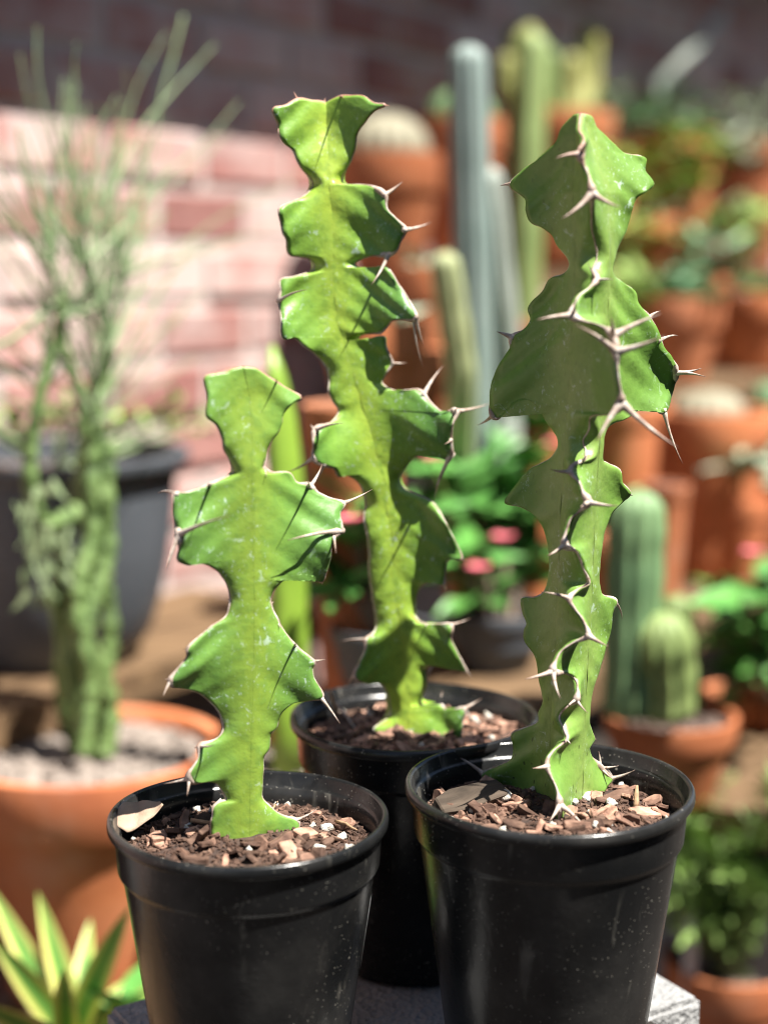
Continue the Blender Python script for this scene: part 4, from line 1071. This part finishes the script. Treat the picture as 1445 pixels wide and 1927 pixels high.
for x, y, r, mt in ((985, 75, .030, 'olive_cactus'), (1108, 70, .022, 'olive_cactus'), (955, 120, .018, 'olive_cactus'), (1075, 120, .020, 'olive_cactus'), (1030, 110, .02, 'lime_cactus')):
    p = on_q(x, y, .11); st.append(([Vector((t3.x + (p.x - t3.x) * .6, t3.y + (p.y - t3.y) * .6, t3.z - .01)), p.lerp(Vector((p.x, p.y, t3.z)), .5), p], r, 6, mt))
stick_cactus('olive_column_cactus', 'cluster of upright olive yellow columns against the dark shaded bricks', t3, st, 'olive_cactus')
p4 = on_q(985, 600, .44)
t4 = shelf_pot(985, 600, .40, ZT2, .07, 'terracotta pot on the upper middle shelf holding one pale olive column', 'grit around the single pale olive column')
stick_cactus('pale_column_cactus', 'single pale yellow-green column rising beside the tall blue column', t4, [([t4 - Vector((0, 0, .01)), on_q(990, 430, .40), on_q(995, 250, .40), on_q(1003, 90, .40)], .0215, 7, None)], 'lime_cactus')
# plain pots between, on the upper middle shelf
sh = [(705, 600, .42, .065, 'terracotta pot on the upper middle shelf directly behind the leaning cactus'), (800, 500, .33, .06, 'narrow terracotta pot on the upper middle shelf beside the blue columns')]
for x, y, q, r, lb in sh:
    t = shelf_pot(x, y, q, ZT2, r, lb, 'dry soil in the ' + lb, band=.05)
    leafy('small_succulent', 'little grey-green rosette growing in the ' + lb.split(' on ')[0] + (' directly behind the leaning cactus' if x == 705 else ' beside the blue columns'), t - Vector((0, 0, .004)), [t + Vector((0, 0, .015)), t + Vector((.02, 0, .012))], LEAF_GR, 9, 'twig_green', .003)
t = shelf_pot(668, 760, .60, ZT1, .055, 'terracotta pot on the lower middle shelf half behind the leaning cactus', 'dry soil in the terracotta pot half behind the leaning cactus', band=.045)
t = shelf_pot(768, 655, .44, ZT2, .055, 'sunlit terracotta pot on the upper middle shelf in front of the blue columns', 'dry soil in the sunlit terracotta pot in front of the blue columns', band=.05)

# ---- right side shelves
t = shelf_pot(1265, 250, .12, ZT3, .10, 'terracotta pot on the highest shelf with a mint green succulent', 'grit under the mint green succulent', band=.06)
leafy('mint_succulent', 'mint green succulent with rounded leaves on the highest shelf behind the zigzag cactus', t, oq([(1215,190),(1265,170),(1310,190),(1240,230),(1300,235),(1180,220),(1340,240)], .12), LEAF_BL, 9, 'twig_green', .004)
p = t; q1 = on_q(1235, 160, .12); q2 = on_q(1365, 15, .16)
m = MB(); m.tube([p, q1, q1.lerp(q2, .5) + Vector((0, 0, -.01)), q2], [.012, .012, .0115, .009], 10, None, 4, .1)
o = m.obj('leaning_stem', MAT['grey_cactus'], origin=p); tag(o, 'pale grey-green stem leaning to the upper right against the dark bricks', 'succulent')
t = shelf_pot(1420, 270, .12, ZT3, .10, 'terracotta pot on the highest shelf with a grey woolly plant', 'grit under the grey woolly plant', band=.06)
leafy('woolly_plant', 'pale grey-green woolly plant with upright leafy shoots on the highest shelf', t, oq([(1370,190),(1410,200),(1445,180),(1390,260),(1430,270),(1470,240),(1395,310)], .13), LEAF_GR, 11, 'twig_green', .004, up=.6)
t = shelf_pot(1405, 345, .19, ZT3, .075, 'terracotta pot at the edge of the highest shelf with a lime green plant', 'soil under the lime green plant', band=.05)
leafy('lime_shrub', 'lime green bushy plant behind the tip of the zigzag cactus', t, oq([(1350,420),(1400,430),(1440,410),(1380,470),(1430,470)], .36), LEAF_LI, 10, 'twig_green', .003)
t = shelf_pot(1215, 410, .20, ZT3, .07, 'terracotta pot on the highest shelf beside the tip of the zigzag cactus', 'soil under the yellow-tinged bushy plant', band=.05)
leafy('yellow_green_shrub', 'bushy yellow-green plant with a few yellow leaves beside the tip of the zigzag cactus', t, oq([(1180,300),(1230,290),(1290,310),(1200,360),(1260,370),(1190,430),(1240,450),(1310,420),(1170,480),(1260,340),(1330,350)], .26), LEAF_LI, 10, 'twig_green', .003, extra=LEAF_Y)
for x, y, q, r, lb, ms in ((1268, 560, .40, .088, 'terracotta pot on the upper middle shelf, first right of the zigzag cactus', LEAF_BL), (1415, 552, .40, .098, 'terracotta pot on the upper middle shelf, second right of the zigzag cactus', LEAF_S)):
    b, h = foot(x, y, q, ZT2)
    clay_pot(b, r, h, lb, 'soil in the ' + lb, band=.055)
    t = b + Vector((0, 0, h - .02))
    leafy('low_shelf_plant', ('blue-green' if ms is LEAF_BL else 'dark green') + ' low leafy plant in the ' + lb.replace('on the upper middle shelf, ', ''), t, [t + Vector((rnd.uniform(-.07, .07), rnd.uniform(-.05, .05), rnd.uniform(.01, .05))) for _ in range(8)], ms, 9, 'twig_green', .003)
b, h = foot(1332, 770, .64, ZT1)
clay_pot(b, .098, h, 'broad terracotta pot on the lower middle shelf with a thick rim and brown grit', 'brown grit mounded in the broad thick-rimmed terracotta pot', band=.055)
t = b + Vector((0, 0, h - .02))
globe('globe_cactus', 'low beige cactus mound in the broad thick-rimmed terracotta pot', t, .052, 'globe', 14, .6)
b, h = foot(1252, 910, .70, ZT1)
clay_pot(b, .032, max(.06, h), 'tiny terracotta pot beside the broad thick-rimmed pot', 'soil in the tiny terracotta pot', band=.02, dip=.008)
b, h = foot(1440, 840, .64, ZT1)
clay_pot(b, .07, max(.1, h), 'terracotta pot on the lower middle shelf behind the dark round leaves', 'soil in the pot behind the dark round leaves', band=.04)
t = b + Vector((0, 0, max(.1, h) - .02))
stick_cactus('green_column_cactus', 'short green column above the red bud beside the dark round leaves', t, [([t - Vector((0, 0, .01)), t + Vector((0, 0, .05)), t + Vector((0, 0, .10))], .024, 8, None)], 'green_cactus')
# ribbed cactus bowl on lowest front shelf
b, h = foot(1262, 1340, .86, ZTF)
bowl_t = b + Vector((0, 0, h - .015))
clay_pot(b, .072, max(.05, h), 'shallow terracotta bowl on the lowest front shelf holding ribbed cacti', 'mossy grit in the shallow terracotta bowl', band=.03, dip=.015)
Q = .86
stick_cactus('ribbed_column_cactus', 'ribbed green columns with a yellow-green pup in the shallow terracotta bowl', bowl_t, [
    ([on_q(1185, 1345, Q), on_q(1190, 1200, Q), on_q(1195, 1060, Q), on_q(1198, 970, Q)], .026, 12, None),
    ([on_q(1250, 1345, Q + .03), on_q(1250, 1270, Q + .03), on_q(1245, 1205, Q + .03)], .029, 12, 'lime_cactus'),
    ([on_q(1290, 1345, Q - .01), on_q(1280, 1240, Q - .01), on_q(1270, 1150, Q - .01)], .018, 10, 'lime_cactus')], 'green_cactus')
# big leaved crown of thorns at right
b, h = foot(1452, 1330, .86, ZTF)
clay_pot(b, .055, max(.05, h), 'terracotta pot on the lowest front shelf under the dark round leaves', 'soil under the dark round leaves', band=.04)
leafy('round_leaf_plant', 'dark green plant with big round leaves and a pink bud beside the ribbed cacti', b + Vector((0, 0, h - .02)), oq([(1400,1130),(1440,1100),(1385,1190),(1430,1200),(1410,1260),(1450,1290),(1360,1120),(1480,1180)], .88), BIGLEAF, 7, flowers=[on_q(1415, 1045, .88)], sc=(.7, 1.1))
# feathery shrub in a pot standing on the ground
fp = at_y(1375, 1800, 1.62)
clay_pot(Vector((fp.x, fp.y, 0)), .075, fp.z, 'terracotta pot on the ground with a feathery green shrub and a white tag', 'gritty soil under the feathery green shrub', band=.045, dip=.02)
fs = empty('feathery_shrub', (fp.x, fp.y, fp.z - .02)); tag(fs, 'feathery green shrub of thin leafy shoots beside the zigzag cactus pot', 'shrub')
foli = MB()
for k in range(70):
    A = Vector((fp.x + rnd.uniform(-.02, .02), fp.y + rnd.uniform(-.02, .02), fp.z - .02))
    T = at_y(rnd.uniform(1235, 1475), rnd.uniform(1460, 1770), 1.62 + rnd.uniform(-.10, .12))
    mid = A.lerp(T, .5) + Vector((0, 0, .03))
    P = [A, A.lerp(mid, .6), mid, mid.lerp(T, .5) + Vector((0, 0, .006)), T]
    m = MB(); m.tube(P, [.0018, .0016, .0014, .0012, .0008], 5); m.obj('shoot', MAT['twig_green'], fs, origin=A)
    for j in range(56):
        t = rnd.uniform(.25, 1) ; i = min(3, int(t * 4)); p = P[i].lerp(P[i + 1], t * 4 - i)
        a, e = rnd.uniform(0, 6.28), rnd.uniform(-.3, .9); L = rnd.uniform(.018, .040); w = L * .11
        d = Vector((math.cos(a) * math.cos(e), math.sin(a) * math.cos(e), math.sin(e))); sd = d.cross(Vector((rnd.random(), rnd.random(), 1))).normalized() * w
        foli.add([p, p + d * L * .5 + sd, p + d * L, p + d * L * .5 - sd, p + d * L * .45 + d.cross(sd).normalized() * w * .5], [(0, 1, 4), (1, 2, 4), (2, 3, 4), (3, 0, 4)])
tag(foli.obj('foliage', MAT['leaf_bright'], fs, smooth=False), kind='stuff')
p = at_y(1297, 1835, 1.58); q_ = at_y(1293, 1762, 1.58)
m = MB(); pts = []
MB_ = MB().box((p.x, p.y, (p.z + q_.z) / 2), (.016, .0015, q_.z - p.z + .05), .3)
o = MB_.obj('plant_tag', MAT['label'], smooth=False); tag(o, 'white plastic plant tag standing in the soil by the feathery shrub', 'tag')
# another low plant filling the ground in front of the shelves
for k, (x, y, Y) in enumerate(((1440, 1560, 1.9), (1330, 1560, 2.0))):
    p = at_y(x, y, Y)
    leafy('ground_plant', ('leafy green plant on the ground behind the feathery shrub, by the lowest shelf' if k else 'broad green plant on the ground at the end of the lowest shelf'), Vector((p.x, p.y, 0)), [p + Vector((rnd.uniform(-.1, .1), rnd.uniform(-.06, .06), rnd.uniform(-.12, .05))) for _ in range(12)], LEAF, 9, 'twig_green', .003)

# ---- more plants crowding the shelves
def shelf_plant(px, rim, q, z, r, tips, ms, nl, name, lb, plb, n_st=.003):
    t = shelf_pot(px, rim, q, z, r, plb, 'soil in the ' + plb, band=.03)
    leafy(name, lb, t, oq(tips, q), ms, nl, 'twig_green', n_st)
shelf_plant(1150, 262, .10, ZT3, .05, [(1120,190),(1150,170),(1135,235),(1170,215),(1105,225),(1160,250)], LEAF_GR, 10, 'grey_shrub', 'pale grey feathery plant on the highest shelf between olive columns and mint succulent', 'small terracotta pot of the pale grey feathery plant')
shelf_plant(1335, 520, .33, ZT2, .05, [(1300,450),(1340,430),(1380,470),(1330,500),(1290,500),(1370,510)], LEAF_BL, 9, 'blue_green_shrub', 'blue-green leafy plant on the upper middle shelf above the two right pots', 'small terracotta pot of the blue-green leafy plant')
shelf_plant(1200, 600, .34, ZT2, .05, [(1170,540),(1200,520),(1230,545),(1180,580),(1215,585)], LEAF_LI, 9, 'lime_rosette', 'lime green leafy plant on the upper middle shelf close to the zigzag cactus', 'small terracotta pot of the lime green leafy plant')
shelf_plant(1010, 800, .58, ZT1, .05, [(990,760),(1020,740),(1040,780),(1000,800)], LEAF, 6, 'broad_leaf_plant', 'broad-leaved green plant on the lower middle shelf behind the waist of the zigzag cactus', 'small terracotta pot of the broad-leaved green plant')
shelf_plant(1150, 1010, .66, ZT1, .045, [(1130,960),(1160,950),(1145,990)], LEAF_LI, 7, 'small_green_plant', 'little green plant on the lower middle shelf behind the ribbed cacti', 'small terracotta pot of the little green plant behind the ribbed cacti')
shelf_plant(1105, 690, .42, ZT2, .05, [(1090,640),(1120,630),(1105,670)], LEAF_GR, 8, 'grey_rosette', 'pale grey rosette on the upper middle shelf behind the broad lobe of the zigzag cactus', 'small terracotta pot of the pale grey rosette')
shelf_plant(1395, 935, .70, ZT1, .045, [(1380,880),(1405,870),(1420,900),(1390,910),(1430,870)], LEAF_GR, 8, 'pale_leaf_plant', 'pale leafy plant on the lower middle shelf right of the broad thick-rimmed pot', 'small terracotta pot of the pale leafy plant')
shelf_plant(1370, 1390, .82, ZTF, .035, [(1350,1350),(1375,1340),(1395,1360)], LEAF_S, 8, 'tiny_green_plant', 'tiny dark green plant on the lowest front shelf beside the shallow bowl', 'tiny terracotta pot of the tiny dark green plant')
shelf_plant(1300, 300, .22, ZT3, .05, [(1270,260),(1300,245),(1330,265),(1290,290),(1350,290),(1320,300)], LEAF_LI, 10, 'lime_leaf_plant', 'lime green leafy plant at the front edge of the highest shelf', 'small terracotta pot of the lime green plant at the shelf edge')
t_ = shelf_pot(1180, 760, .60, ZT1, .05, 'small terracotta pot of the grey column behind the zigzag cactus', 'grit around the grey column behind the zigzag cactus', band=.03)
stick_cactus('grey_column_cactus', 'grey-green ribbed column just right of the waist of the zigzag cactus', t_, [([t_ - Vector((0, 0, .01)), t_ + Vector((0, 0, .03)), t_ + Vector((.004, 0, .07))], .02, 9, None), ([t_ + Vector((.026, 0, -.01)), t_ + Vector((.03, 0, .03))], .014, 8, None)], 'grey_cactus')
